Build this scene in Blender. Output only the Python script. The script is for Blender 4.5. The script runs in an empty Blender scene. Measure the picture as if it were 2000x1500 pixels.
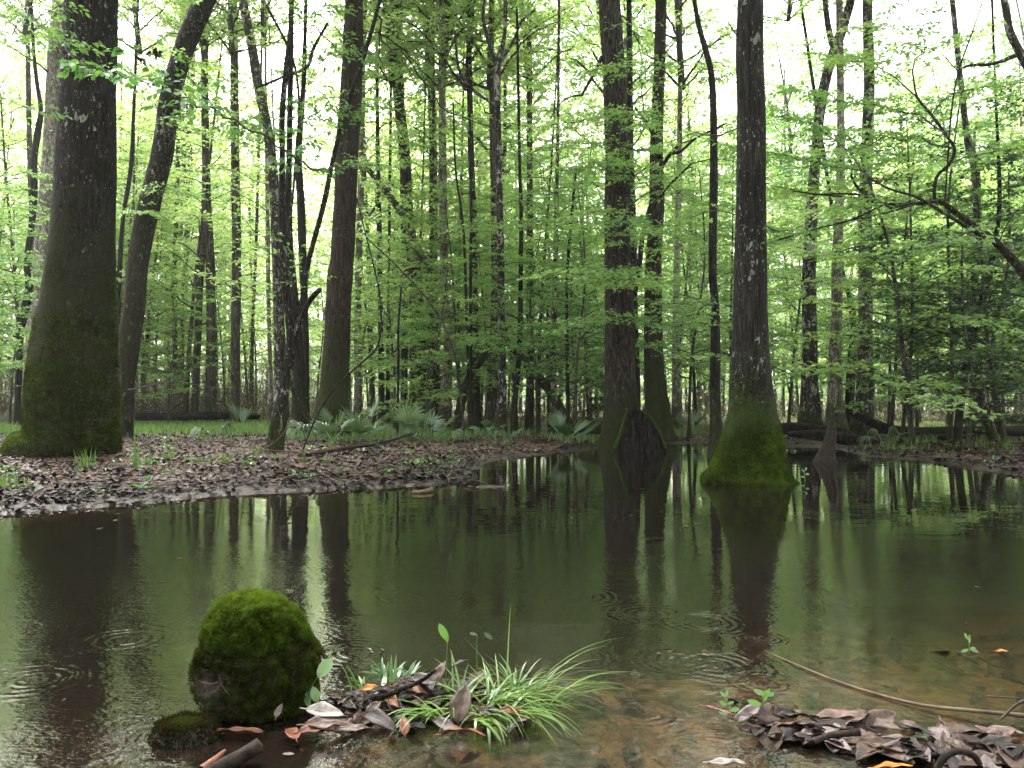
import bpy, math
import numpy as np
from mathutils import Vector

rng = np.random.default_rng(11)
R = math.radians
HAZE = .0006
F, HZ, CAMZ = 1511.0, 790.0, 1.0
pitch = math.atan((HZ - 750) / F)
SC = bpy.context.scene
COL = SC.collection

# ---------------------------------------------------------------- camera maths
def ray(px, py):
    u, v = (px - 1000) / F, -(py - 750) / F
    c, s = math.cos(pitch), math.sin(pitch)
    return np.array([u, c - s * v, s + c * v])

def P(px, py, Y):
    d = ray(px, py)
    t = Y / d[1]
    return np.array([d[0] * t, Y, CAMZ + d[2] * t])

def G0(px, py, z=0.0):
    d = ray(px, py)
    t = (z - CAMZ) / d[2]
    return np.array([d[0] * t, d[1] * t, z])

# ---------------------------------------------------------------- noise
_perm = np.random.default_rng(3).random((64, 64, 64)).astype(np.float32)
def vn(x, y, z=0.0):
    x, y, z = np.broadcast_arrays(np.asarray(x, float), np.asarray(y, float), np.asarray(z, float))
    xi, yi, zi = np.floor(x).astype(int), np.floor(y).astype(int), np.floor(z).astype(int)
    fx, fy, fz = x - xi, y - yi, z - zi
    fx, fy, fz = [f * f * (3 - 2 * f) for f in (fx, fy, fz)]
    def g(a, b, c): return _perm[(xi + a) & 63, (yi + b) & 63, (zi + c) & 63]
    c00 = g(0,0,0)*(1-fx)+g(1,0,0)*fx; c10 = g(0,1,0)*(1-fx)+g(1,1,0)*fx
    c01 = g(0,0,1)*(1-fx)+g(1,0,1)*fx; c11 = g(0,1,1)*(1-fx)+g(1,1,1)*fx
    return ((c00*(1-fy)+c10*fy)*(1-fz) + (c01*(1-fy)+c11*fy)*fz) * 2 - 1

def fbm(x, y, z=0.0, o=4):
    s, a = 0, 1.0
    for i in range(o):
        k = 2.03 ** i
        s = s + a * vn(np.asarray(x) * k + 7.3 * i, np.asarray(y) * k + 3.1 * i, np.asarray(z) * k)
        a *= 0.5
    return s / 1.9

def sm(a, b, x):
    t = np.clip((x - a) / (b - a), 0, 1)
    return t * t * (3 - 2 * t)

def nrm(v):
    return v / np.maximum(np.linalg.norm(v, axis=-1, keepdims=True), 1e-9)

# ---------------------------------------------------------------- terrain
shore_px = [(-400,1052),(-150,1022),(0,1004),(120,996),(260,984),(400,969),(500,963),(700,955),(850,948),(915,938),
            (925,915),(940,903),(985,895),(1050,889),(1110,884),(1180,874),(1240,868),(1310,866),(1385,866),(1430,872),
            (1530,873),(1610,873),(1650,880),(1700,891),(1780,898),(1860,906),(1930,918),(2000,928),(2300,960),(2900,1010)]
pool = [tuple(G0(*p)[:2]) for p in shore_px] + [(14, 1.6), (-14, 1.6)]
pool = np.array(pool)
far_pool = np.array([G0(p[0], p[1], 0.0)[:2] for p in [(985,850),(1105,850),(1120,838),(1000,837)]])

def sdf(x, y, poly):
    shp = x.shape
    p = np.stack([x.ravel(), y.ravel()], 1)
    d2 = np.full(len(p), 1e12); ins = np.zeros(len(p), bool)
    n = len(poly)
    for i in range(n):
        a, b = poly[i], poly[(i + 1) % n]
        e = b - a
        w = p - a
        t = np.clip((w @ e) / (e @ e), 0, 1)
        q = w - t[:, None] * e
        d2 = np.minimum(d2, (q ** 2).sum(1))
        c = ((a[1] > p[:, 1]) != (b[1] > p[:, 1]))
        with np.errstate(divide='ignore', invalid='ignore'):
            xc = (b[0] - a[0]) * (p[:, 1] - a[1]) / (b[1] - a[1] + 1e-12) + a[0]
        ins ^= c & (p[:, 0] < xc)
    d = np.sqrt(d2)
    return np.where(ins, -d, d).reshape(shp)

def bump(x, y, cx, cy, rx, ry, rot=0.0):
    c, s = math.cos(rot), math.sin(rot)
    u, v = (x - cx) * c + (y - cy) * s, -(x - cx) * s + (y - cy) * c
    return np.exp(-((u / rx) ** 2 + (v / ry) ** 2) ** 1.4)

MA = G0(800, 1395); MBp = G0(1690, 1450); MI = G0(955, 950); MC = G0(362, 1440); MD = G0(1990, 1490)
def H(x, y):
    x = np.atleast_1d(np.asarray(x, float)); y = np.atleast_1d(np.asarray(y, float))
    wob = (0.12 * vn(x * 2.1, y * 2.1) + .10 * vn(x * 5.3, y * 5.3) + .05 * vn(x * 12, y * 12)) * sm(5, 9, y) + 0.03 * vn(x * 7, y * 7)
    sd = np.minimum(sdf(x, y, pool) , sdf(x, y, far_pool)) + wob
    sl = np.maximum(sd, 0)
    land = 0.012 + 0.10 * (1 - np.exp(-sl / 0.9)) + 0.12 * sm(0, 12, sl) + 0.035 * fbm(x * 1.3, y * 1.3) * np.minimum(1, sl) + 0.012 * vn(x * 9, y * 9) * np.minimum(1, sl * 3)
    deep = 0.02 + 0.5 * (1 - np.exp(np.minimum(sd, 0) / 2.2))
    # the shelf in front of the camera: shallow to the right, dropping off to the left and beyond
    lim = 0.055 + 0.27 * sm(2.5, 4.2, y - 0.40 * x + 0.25 * vn(x * 1.5, y * 1.5)) + 0.26 * sm(-0.2, -1.3, x)
    bed = -np.minimum(deep, lim) + 0.014 * fbm(x * 6, y * 6)
    z = np.where(sd > 0, land, bed)
    m = 0.0
    rg = 0.018 * fbm(x * 11, y * 11, 2.0)
    for (cx, cy, rx, ry, hh, ro) in ((MA[0]-.02, MA[1]+.10, .42, .26, .08, 0.1), (MBp[0], MBp[1], .42, .11, .055, -0.17), (MD[0]+.05, MD[1]-.05, .30, .13, .07, 0),
                                     (MC[0], MC[1], .12, .08, .315, 0), (MI[0], MI[1], .30, .22, .30, 0), (-.45, 2.62, .2, .12, .09, 0)):
        b = bump(x, y, cx, cy, rx, ry, ro)
        m = m + b * (hh + rg)
    z = np.where(sd > 0, z, np.minimum(z + m, 0.05 + rg - .045 * sm(5, 7, y)))
    return z

def h1(x, y):
    return float(H(x, y)[0])

def G(px, py):
    z = 0.0
    for _ in range(12):
        p = G0(px, py, z)
        z = z * .4 + h1(p[0], p[1]) * .6
    p = G0(px, py, z)
    return p

# ---------------------------------------------------------------- mesh builder
class MB:
    def __init__(s): s.v = []; s.q = []; s.t = []; s.qm = []; s.tm = []; s.r = []; s.n = 0
    def add(s, v, q=None, t=None, m=0, r=None):
        v = np.asarray(v, float).reshape(-1, 3)
        if q is not None and len(q):
            q = np.asarray(q).reshape(-1, 4) + s.n; s.q.append(q); s.qm.append(np.full(len(q), m))
        if t is not None and len(t):
            t = np.asarray(t).reshape(-1, 3) + s.n; s.t.append(t); s.tm.append(np.full(len(t), m))
        s.r.append(np.full(len(v), 0.5) if r is None else np.asarray(r, float).ravel())
        s.v.append(v); s.n += len(v)
    def mesh(s, name, mats, org=(0, 0, 0), smooth=True):
        me = bpy.data.meshes.new(name)
        v = np.concatenate(s.v) - np.asarray(org)
        q = np.concatenate(s.q) if s.q else np.zeros((0, 4), int)
        t = np.concatenate(s.t) if s.t else np.zeros((0, 3), int)
        mi = np.concatenate([*(s.qm or [np.zeros(0)]), *(s.tm or [np.zeros(0)])]).astype(np.int32)
        me.vertices.add(len(v)); me.vertices.foreach_set('co', v.astype(np.float32).ravel())
        li = np.concatenate([q.ravel(), t.ravel()]).astype(np.int32)
        me.loops.add(len(li)); me.loops.foreach_set('vertex_index', li)
        ls = np.concatenate([np.arange(len(q)) * 4, len(q) * 4 + np.arange(len(t)) * 3]).astype(np.int32)
        me.polygons.add(len(ls)); me.polygons.foreach_set('loop_start', ls)
        me.polygons.foreach_set('material_index', mi)
        me.polygons.foreach_set('use_smooth', np.full(len(ls), smooth))
        for m in mats: me.materials.append(m)
        a = me.attributes.new('rnd', 'FLOAT', 'POINT')
        a.data.foreach_set('value', np.concatenate(s.r).astype(np.float32))
        me.update(calc_edges=True)
        return me
    def obj(s, name, mats, parent=None, org=(0, 0, 0), smooth=True):
        o = bpy.data.objects.new(name, s.mesh(name, mats, org, smooth)); COL.objects.link(o)
        if parent is not None: o.parent = parent
        else: o.location = org
        return o

def tag(o, label=None, cat=None, group=None, kind=None):
    if label: o['label'] = label
    if cat: o['category'] = cat
    if group: o['group'] = group
    if kind: o['kind'] = kind
    return o

def empty(name, loc, label, cat, group=None):
    o = bpy.data.objects.new(name, None); COL.objects.link(o); o.location = loc; o.empty_display_size = .2
    return tag(o, label, cat, group)

def catmull(p, n):
    p = np.asarray(p, float)
    if len(p) == 2: p = np.stack([p[0], (p[0] + p[1]) / 2, p[1]])
    seg = np.linalg.norm(np.diff(p[:, :3], axis=0), axis=1); cum = np.concatenate([[0], np.cumsum(seg)])
    u = np.linspace(0, cum[-1], n)
    i = np.clip(np.searchsorted(cum, u, 'right') - 1, 0, len(p) - 2)
    t = ((u - cum[i]) / np.maximum(seg[i], 1e-9))[:, None]
    e = np.vstack([2 * p[0] - p[1], p, 2 * p[-1] - p[-2]])
    a, b, c, d = e[i], e[i + 1], e[i + 2], e[i + 3]
    return .5 * ((2 * b) + (c - a) * t + (2 * a - 5 * b + 4 * c - d) * t ** 2 + (3 * b - a - 3 * c + d) * t ** 3)

def tube(mb, pts, rad, ns=8, m=0, rough=0.0, flute=0.0, nfl=5, cap=True, r=.5, kr=2.0, fl_h=.7):
    pts = np.asarray(pts, float); rad = np.asarray(rad, float); n = len(pts)
    tan = nrm(np.gradient(pts, axis=0))
    ref = np.array([0, 1., 0]) if abs(tan[0][1]) < .9 else np.array([1., 0, 0])
    th = np.arange(ns) * 2 * math.pi / ns
    V = np.zeros((n, ns, 3)); b = ref
    ph = rng.random() * 6.28; off = rng.random() * 40
    for i in range(n):
        a = np.cross(tan[i], b); a /= np.linalg.norm(a) + 1e-9
        b = np.cross(a, tan[i])
        rr = np.full(ns, rad[i])
        if rough:
            rr = rr * (1 + rough * (vn(np.cos(th) * kr + off, np.sin(th) * kr + off, pts[i][2] * 1.7) + .5 * vn(np.cos(th) * kr * 2.5 + off, np.sin(th) * kr * 2.5, pts[i][2] * 4 + off)))
        if flute:
            g = math.exp(-max(0, pts[i][2] - pts[0][2]) / fl_h)
            rr = rr * (1 + flute * g * (np.cos(nfl * th + ph) * .6 + .5 * np.cos((nfl + 3) * th + 2 * ph)))
        V[i] = pts[i] + (np.cos(th)[:, None] * a + np.sin(th)[:, None] * b) * rr[:, None]
    q = []
    idx = np.arange(n * ns).reshape(n, ns)
    A = idx[:-1]; B = idx[1:]
    q = np.stack([A, np.roll(A, -1, 1), np.roll(B, -1, 1), B], -1).reshape(-1, 4)
    vv = V.reshape(-1, 3); t = None
    if cap:
        vv = np.vstack([vv, pts[-1] + tan[-1] * rad[-1] * .3]); c = n * ns
        t = [(idx[-1][k], idx[-1][(k + 1) % ns], c) for k in range(ns)]
    mb.add(vv, q, t, m, np.full(len(vv), r))
    return V

def tubes(mb, Pn, Rn, ns=3, m=0):
    """many thin tubes at once: Pn (N,k,3), Rn (N,k)"""
    N, k, _ = Pn.shape
    if N == 0: return
    tan = nrm(np.gradient(Pn, axis=1))
    ref = np.where(np.abs(tan[..., 2:3]) > .8, np.array([1., 0, 0]), np.array([0, 0, 1.]))
    a = nrm(np.cross(tan, ref)); b = np.cross(a, tan)
    th = np.arange(ns) * 2 * math.pi / ns
    V = Pn[:, :, None, :] + (np.cos(th)[None, None, :, None] * a[:, :, None, :] + np.sin(th)[None, None, :, None] * b[:, :, None, :]) * Rn[:, :, None, None]
    idx = np.arange(N * k * ns).reshape(N, k, ns)
    A = idx[:, :-1]; B = idx[:, 1:]
    q = np.stack([A, np.roll(A, -1, 2), np.roll(B, -1, 2), B], -1).reshape(-1, 4)
    mb.add(V.reshape(-1, 3), q, None, m)

def leaves_lo(mb, C, D, N, S, W, m, r):
    B = nrm(np.cross(N, D)); S = S[:, None]; W = W[:, None]
    v = np.stack([C, C + D * S * .42 + B * W * .5 + N * W * .18, C + D * S, C + D * S * .42 - B * W * .5 + N * W * .18], 1)
    n = len(C); q = np.arange(n * 4).reshape(n, 4)
    t = np.concatenate([q[:, [0, 1, 2]], q[:, [0, 2, 3]]])
    mb.add(v.reshape(-1, 3), None, t, m, np.repeat(r, 4))

def leaves_hi(mb, C, D, N, S, W, m, r, curl=.15, fold=.2, prof=(.55, 1.0, .62)):
    B = nrm(np.cross(N, D)); n = len(C)
    S = S[:, None]; W = W[:, None]; curl = np.broadcast_to(np.asarray(curl, float).reshape(-1, 1), (n, 1))
    vs = []
    for t, w in ((0, 0), (.2, prof[0]), (.48, prof[1]), (.78, prof[2]), (1, 0)):
        mid = C + D * S * t - N * S * curl * t * t * 1.0
        if w == 0: vs.append(mid)
        else:
            e = N * W * fold * w
            vs += [mid, mid + B * W * .5 * w + e, mid - B * W * .5 * w + e]
    v = np.stack(vs, 1); k = 11
    o = (np.arange(n) * k)[:, None]
    Q = np.array([[1, 2, 5, 4], [4, 5, 8, 7], [3, 1, 4, 6], [6, 4, 7, 9]]); T = np.array([[0, 2, 1], [0, 1, 3], [7, 8, 10], [9, 7, 10]])
    mb.add(v.reshape(-1, 3), (Q[None] + o[:, None]).reshape(-1, 4), (T[None] + o[:, None]).reshape(-1, 3), m, np.repeat(r, k))

def rotz(v, a):
    c, s = np.cos(a), np.sin(a)
    return np.stack([v[..., 0] * c - v[..., 1] * s, v[..., 0] * s + v[..., 1] * c, v[..., 2]], -1)

def grow(mb, mains, tw_per_m=4.5, tw_len=.7, leaf=.075, q=5, m=4, flat=.35, mb_b=0, m_l=1, hi=False, t0=.12, bsides=5, up=.12, twr=.004, wr=.5, droop=.18, curl=.15, rshift=0., ts=3):
    """mains: list of (pts(k,3), r0, r1). adds branches, twigs, twiglets and leaves"""
    S0, H0, L0 = [], [], []
    for pts, r0, r1 in mains:
        L = np.linalg.norm(np.diff(np.asarray(pts)[:, :3], axis=0), axis=1).sum()
        k = max(6, int(L * 4))
        c = catmull(pts, k); c[1:-1] += rng.normal(0, .012 * min(L, 2.5), (k - 2, 3))
        tube(mb, c, np.linspace(r0, r1, k), bsides, mb_b)
        n = max(3, int(L * (1 - t0) * tw_per_m))
        t = np.linspace(t0, 1, n) + rng.normal(0, .02, n); t = np.clip(t, 0, .999)
        i = (t * (k - 1)).astype(int); f = (t * (k - 1) - i)[:, None]
        pos = c[i] * (1 - f) + c[np.minimum(i + 1, k - 1)] * f
        dr = nrm(np.gradient(c, axis=0))[i]; hd = dr.copy(); hd[:, 2] *= .5
        vert = np.abs(dr[:, 2]) > .75
        ang = np.where(np.arange(n) % 2 == 0, 1, -1) * rng.uniform(.6, 1.15, n); ang[-1] = 0
        hd = rotz(nrm(hd), ang)
        ra = rng.uniform(0, 6.28, n)
        hd[vert] = np.stack([np.cos(ra), np.sin(ra), np.full(n, .15)], 1)[vert]
        S0.append(pos); H0.append(nrm(hd)); L0.append(tw_len * rng.uniform(.55, 1.25, n) * (1.15 - .55 * t))
    S, Hd, L = np.concatenate(S0), np.concatenate(H0), np.concatenate(L0)
    N = len(S); tt = np.linspace(0, 1, 4)
    e = rng.normal(up, .16, N)
    def line(S, Hd, L, e, tt, dr):
        z = np.zeros((len(S), len(tt), 3)); z[..., 2] = (e * L)[:, None] * tt - (dr * L)[:, None] * tt ** 2
        return S[:, None] + Hd[:, None] * (L[:, None] * tt)[..., None] + z
    PT = line(S, Hd, L, e, tt, np.full(N, droop)); PT[:, 1:] += rng.normal(0, .03, (N, 3, 3)) * L[:, None, None]
    tubes(mb, PT, np.broadcast_to(twr * np.linspace(1.1, .45, 4), (N, 4)) * (.6 + L[:, None] * .6), ts, mb_b)
    # twiglets
    s2 = []
    tv = np.linspace(.2, 1.0, m)
    sgn = np.where(np.arange(m) % 2 == 0, 1, -1)
    A = (tv * 3).clip(0, 2.999); ai = A.astype(int); af = (A - ai)[None, :, None]
    ST = PT[:, ai] * (1 - af) + PT[:, ai + 1] * af
    an = sgn[None] * rng.uniform(.5, 1.1, (N, m)); an[:, -1] *= .2
    HT = rotz(np.repeat(Hd[:, None], m, 1), an); LT = L[:, None] * .42 * (1.2 - .6 * tv)[None] * rng.uniform(.6, 1.3, (N, m))
    ST, HT, LT = ST.reshape(-1, 3), HT.reshape(-1, 3), LT.ravel()
    N2 = len(ST)
    PT2 = line(ST, HT, LT, rng.normal(up * .6, .18, N2), np.linspace(0, 1, 3), np.full(N2, droop))
    if hi: tubes(mb, PT2, np.broadcast_to(twr * .45 * np.array([1, .8, .5]), (N2, 3)), 3, mb_b)
    lt = (np.arange(q) + .6) / q
    lt = np.clip(lt[None] + rng.normal(0, .06, (N2, q)), .05, 1)
    B0, B1, B2 = PT2[:, None, 0], PT2[:, None, 1], PT2[:, None, 2]
    t2 = lt[..., None]
    C = B0 * (1 - t2) ** 2 + 2 * (B1 * 2 - (B0 + B2) / 2) * t2 * (1 - t2) + B2 * t2 ** 2
    la = np.where((np.arange(q) % 2)[None] == 0, 1, -1) * rng.uniform(.3, 1.2, (N2, q)); la[:, -1] *= .2
    D = rotz(np.repeat(HT[:, None], q, 1), la); D[..., 2] += rng.normal(-.22, .3, D.shape[:2])
    C, D = C.reshape(-1, 3), nrm(D.reshape(-1, 3)); n = len(C)
    Nn = np.stack([rng.normal(0, flat, n), rng.normal(0, flat, n), np.ones(n)], 1)
    Nn = nrm(Nn - (Nn * D).sum(1, keepdims=True) * D)
    sz = leaf * rng.uniform(.6, 1.25, n)
    rr = np.clip(np.repeat(rng.random(N), m * q) * .45 + rng.random(n) * .55 + rshift, 0, 1)
    C = C + rng.normal(0, .012, C.shape)
    if hi: leaves_hi(mb, C, D, Nn, sz, sz * wr, m_l, rr, curl=rng.uniform(0, curl * 2, n))
    else: leaves_lo(mb, C, D, Nn, sz, sz * wr * 1.15, m_l, rr)
    return n
# ---------------------------------------------------------------- materials
class NT:
    def __init__(s, name):
        s.m = bpy.data.materials.new(name); s.m.use_nodes = True; s.t = s.m.node_tree; s.t.nodes.clear()
        s.out = s.n('ShaderNodeOutputMaterial')
    def n(s, typ, **kw):
        nd = s.t.nodes.new(typ)
        for k, v in kw.items():
            if k.startswith('i_'):
                k = k[2:].replace('_', ' ')
                s.set(nd.inputs[k], v)
            elif k.startswith('x_'): s.set(nd.inputs[int(k[2:])], v)
            else: setattr(nd, k, v)
        return nd
    def set(s, sock, v):
        if isinstance(v, bpy.types.NodeSocket): s.t.links.new(v, sock)
        elif isinstance(v, bpy.types.Node): s.t.links.new(v.outputs[0], sock)
        else:
            if sock.type == 'RGBA' and len(v) == 3: v = (*v, 1)
            sock.default_value = v
    def math(s, op, a, b=0.0, c=None):
        nd = s.n('ShaderNodeMath', operation=op); s.set(nd.inputs[0], a); s.set(nd.inputs[1], b)
        if c is not None: s.set(nd.inputs[2], c)
        return nd.outputs[0]
    def mix(s, f, a, b, mode='MIX'):
        nd = s.n('ShaderNodeMix', data_type='RGBA', blend_type=mode)
        s.set(nd.inputs[0], f); s.set(nd.inputs[6], a); s.set(nd.inputs[7], b)
        return nd.outputs[2]
    def noise(s, co, scale, detail=4, rough=.55, dist=0.0):
        return s.n('ShaderNodeTexNoise', i_Vector=co, i_Scale=scale, i_Detail=detail, i_Roughness=rough, i_Distortion=dist).outputs[0]
    def mapr(s, v, a, b, c=0.0, d=1.0):
        nd = s.n('ShaderNodeMapRange', interpolation_type='SMOOTHSTEP')
        for i, x in enumerate((v, a, b, c, d)): s.set(nd.inputs[i], x)
        return nd.outputs[0]
    def mapping(s, co, sc):
        return s.n('ShaderNodeMapping', i_Vector=co, i_Scale=sc).outputs[0]
    def ramp(s, v, stops):
        nd = s.n('ShaderNodeValToRGB'); s.set(nd.inputs[0], v); e = nd.color_ramp.elements
        while len(e) < len(stops): e.new(.5)
        for el, (p, c) in zip(e, stops): el.position = p; el.color = (*c, 1)
        return nd.outputs[0]
    def bump(s, h, dist, strength=1.0, normal=None):
        nd = s.n('ShaderNodeBump', i_Height=h, i_Distance=dist, i_Strength=strength)
        if normal is not None: s.set(nd.inputs['Normal'], normal)
        return nd.outputs[0]
    def principled(s, col, rough, normal=None, spec=.3, coat=0.0):
        p = s.n('ShaderNodeBsdfPrincipled', i_Base_Color=col, i_Roughness=rough)
        p.inputs['Specular IOR Level'].default_value = spec
        if coat: p.inputs['Coat Weight'].default_value = coat; p.inputs['Coat Roughness'].default_value = .15
        if normal is not None: s.set(p.inputs['Normal'], normal)
        s.t.links.new(p.outputs[0], s.out.inputs[0])
        return p

def bark_mat(name, dark=(.018, .013, .010), light=(.085, .066, .052), moss_h=0.0, moss_amt=.5, lichen=.3, ridge=26, stretch=.13, moss_c=((.010, .013, .003), (.060, .075, .012)), lich_c=(.27, .27, .24), bumpd=.012, patch=9.0, stain=True):
    s = NT(name); tc = s.n('ShaderNodeTexCoord').outputs['Object']
    oi = s.n('ShaderNodeObjectInfo').outputs['Random']
    co = s.n('ShaderNodeVectorMath', operation='ADD', x_0=tc)
    cb = s.n('ShaderNodeCombineXYZ', x_0=s.math('MULTIPLY', oi, 31.0), x_1=s.math('MULTIPLY', oi, 17.0)); s.set(co.inputs[1], cb.outputs[0]); co = co.outputs[0]
    rid = s.noise(s.mapping(co, (1, 1, stretch)), ridge, 5, .62, .6)
    pl = s.noise(s.mapping(co, (1, 1, .45)), ridge * 2.2, 3, .6)
    col = s.ramp(s.math('ADD', s.math('MULTIPLY', rid, .75), s.math('MULTIPLY', pl, .25)), [(.41, dark), (.50, tuple((a * 1.4 + b * .6) / 2.2 for a, b in zip(dark, light))), (.61, light)])
    big = s.noise(co, 1.3, 3)
    col = s.mix(s.mapr(big, .35, .65, 0, .55), col, s.mix(1.0, col, (.55, .5, .45), 'MULTIPLY'))
    if lichen > 0:
        ln = s.noise(s.mapping(co, (1, 1, .6)), patch, 4, .65)
        ln2 = s.noise(co, 2.0, 2)
        sp = s.noise(s.mapping(co, (1, 1, .35)), patch * 4.5, 2, .5)
        lm = s.math('MAXIMUM', s.mapr(s.math('ADD', ln, s.math('MULTIPLY', ln2, .35)), .95 - lichen * .20, .98 - lichen * .19), s.mapr(s.math('ADD', sp, s.math('MULTIPLY', ln2, .2)), .86 - lichen * .13, .88 - lichen * .12))
        col = s.mix(s.math('MULTIPLY', lm, .85), col, lich_c)
    h = s.math('ADD', s.math('MULTIPLY', rid, 1.0), s.math('MULTIPLY', pl, .3))
    rough = .75
    if moss_h > 0:
        z = s.n('ShaderNodeSeparateXYZ', x_0=tc).outputs[2]
        mn = s.noise(co, 2.6, 5, .65)
        fine = s.noise(co, 55, 4, .7)
        v = s.math('ADD', s.math('DIVIDE', z, moss_h), s.math('MULTIPLY', s.math('SUBTRACT', mn, .5), 1.7))
        med = s.noise(s.mapping(co, (1, 1, .5)), 16, 4, .7)
        v = s.math('ADD', v, s.math('ADD', s.math('MULTIPLY', s.math('SUBTRACT', med, .5), 1.9), s.math('MULTIPLY', s.math('SUBTRACT', fine, .5), .9)))
        mm = s.math('MULTIPLY', s.mapr(v, 1.02, .74), moss_amt)
        mcol = s.ramp(s.math('ADD', s.math('MULTIPLY', fine, .7), s.math('MULTIPLY', mn, .3)), [(.35, moss_c[0]), (.65, moss_c[1])])
        col = s.mix(mm, col, mcol)
        if stain:
            wet = s.mapr(s.math('ADD', z, s.math('MULTIPLY', mn, .25)), .22, .05)
            col = s.mix(s.math('MULTIPLY', wet, .8), col, (.012, .010, .008))
        h = s.math('ADD', s.math('MULTIPLY', h, s.math('SUBTRACT', 1.15, mm)), s.math('MULTIPLY', s.math('MULTIPLY', fine, mm), 1.1))
    s.principled(col, .85, s.bump(h, bumpd * 3.5, 1.0), .15)
    return s.m

def leaf_mat(name, stops, trans=.5, tint=(1.5, 1.55, .9), gloss=.05, grough=.38):
    s = NT(name)
    a = s.n('ShaderNodeAttribute', attribute_name='rnd').outputs['Fac']
    oi = s.n('ShaderNodeObjectInfo').outputs['Random']
    v = s.math('ADD', s.math('MULTIPLY', a, .7), s.math('MULTIPLY', oi, .3))
    col = s.ramp(v, stops)
    d = s.n('ShaderNodeBsdfDiffuse', i_Color=col)
    t = s.n('ShaderNodeBsdfTranslucent', i_Color=s.mix(1.0, col, tint, 'MULTIPLY'))
    mx = s.n('ShaderNodeMixShader', x_0=trans, x_1=d.outputs[0], x_2=t.outputs[0])
    o = mx.outputs[0]
    if gloss:
        g = s.n('ShaderNodeBsdfGlossy', i_Roughness=grough, i_Color=(.9, 1, .95))
        o = s.n('ShaderNodeMixShader', x_0=gloss, x_1=o, x_2=g.outputs[0]).outputs[0]
    s.t.links.new(o, s.out.inputs[0])
    return s.m

def plain_mat(name, col, rough=.6, var=None, scale=20, bumpd=.0, spec=.3, coat=0.):
    s = NT(name); co = s.n('ShaderNodeTexCoord').outputs['Object']
    n = s.noise(co, scale, 5, .6)
    c = s.ramp(n, [(.35, col), (.65, var or tuple(x * 1.8 for x in col))])
    s.principled(c, rough, s.bump(n, bumpd) if bumpd else None, spec, coat)
    return s.m

M = {}
M['bark_mossy'] = bark_mat('mossy ridged bark', (.005, .004, .0035), (.032, .025, .020), moss_h=4.6, moss_amt=.8, lichen=.66, moss_c=((.010, .012, .003), (.045, .052, .011)))
M['bark_main'] = bark_mat('tupelo bark', (.008, .007, .006), (.055, .046, .039), moss_h=1.7, moss_amt=.97, lichen=.66, ridge=34, stretch=.10, moss_c=((.010, .018, .003), (.060, .088, .010)))
M['bark_shaggy'] = bark_mat('shaggy pale bark', (.012, .009, .008), (.14, .112, .090), moss_h=1.5, moss_amt=.85, lichen=.2, ridge=30, stretch=.16, bumpd=.03)
M['bark_brown'] = bark_mat('brown speckled bark', (.014, .010, .008), (.085, .060, .045), moss_h=2.6, moss_amt=.8, lichen=.42)
M['bark_lean'] = bark_mat('dark mossy bark', (.009, .007, .006), (.058, .045, .036), moss_h=7, moss_amt=.55, lichen=.85, moss_c=((.010, .012, .004), (.05, .05, .013)))
M['bark_lichen'] = bark_mat('lichen blotched bark', (.012, .010, .009), (.045, .038, .033), moss_h=.9, moss_amt=.6, lichen=.8, patch=8)
M['bark_pale'] = bark_mat('pale lichened bark', (.08, .063, .052), (.38, .32, .27), moss_h=.9, moss_amt=.75, lichen=1.15, lich_c=(.42, .38, .34))
M['bark_spot'] = bark_mat('white spotted bark', (.020, .016, .014), (.11, .09, .078), moss_h=.8, moss_amt=.8, lichen=1.05, lich_c=(.42, .39, .36), patch=6)
M['bark_far'] = bark_mat('far bark', (.032, .027, .023), (.15, .125, .105), moss_h=1.2, moss_amt=.5, lichen=.6, ridge=18)
M['bark_dark'] = bark_mat('dark wet bark', (.008, .007, .006), (.045, .037, .031), moss_h=1.6, moss_amt=.4, lichen=.35)
M['twig'] = plain_mat('twig bark', (.018, .014, .011), .7, (.06, .05, .04), 30)
M['twig_pale'] = plain_mat('pale dead twig', (.045, .028, .018), .6, (.15, .10, .06), 18)
M['leaf'] = leaf_mat('spring leaf', [(.05, (.070, .150, .052)), (.45, (.140, .256, .082)), (.8, (.228, .335, .098)), (1., (.315, .39, .125))], .6, tint=(1.8, 1.75, 1.3))
M['leaf_yel'] = leaf_mat('yellow green leaf', [(.05, (.17, .29, .11)), (.5, (.27, .39, .14)), (1., (.42, .46, .20))], .65, tint=(1.6, 1.55, 1.3))
M['leaf_dark'] = leaf_mat('evergreen leaf', [(.1, (.014, .034, .012)), (.6, (.035, .075, .020)), (1., (.11, .15, .04))], .3, gloss=.06)
M['leaf_near'] = leaf_mat('near leaf', [(.05, (.055, .15, .040)), (.5, (.10, .23, .050)), (1., (.20, .33, .06))], .5, gloss=.09, grough=.3)
M['grass'] = leaf_mat('grass blade', [(.0, (.045, .10, .02)), (.45, (.085, .17, .028)), (.88, (.19, .29, .05)), (1., (.40, .34, .17))], .45, gloss=.06)
M['palm'] = leaf_mat('palmetto', [(.1, (.045, .085, .035)), (.6, (.10, .17, .075)), (1., (.20, .27, .13))], .35, gloss=.10)
M['moss'] = leaf_mat('moss blade', [(.0, (.010, .009, .004)), (.3, (.032, .028, .010)), (.55, (.050, .070, .012)), (.8, (.095, .140, .018)), (1., (.18, .24, .030))], .35, tint=(1.2, 1.3, .8), gloss=0)
M['burnt'] = bark_mat('charred wood', (.003, .0025, .002), (.036, .028, .022), lichen=0, ridge=16, stretch=.2, bumpd=.03)
M['log'] = plain_mat('wet log', (.010, .008, .007), .75, (.050, .036, .028), 30, .006, .1)
M['white'] = plain_mat('pale lichen', (.25, .26, .23), .8)

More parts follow.
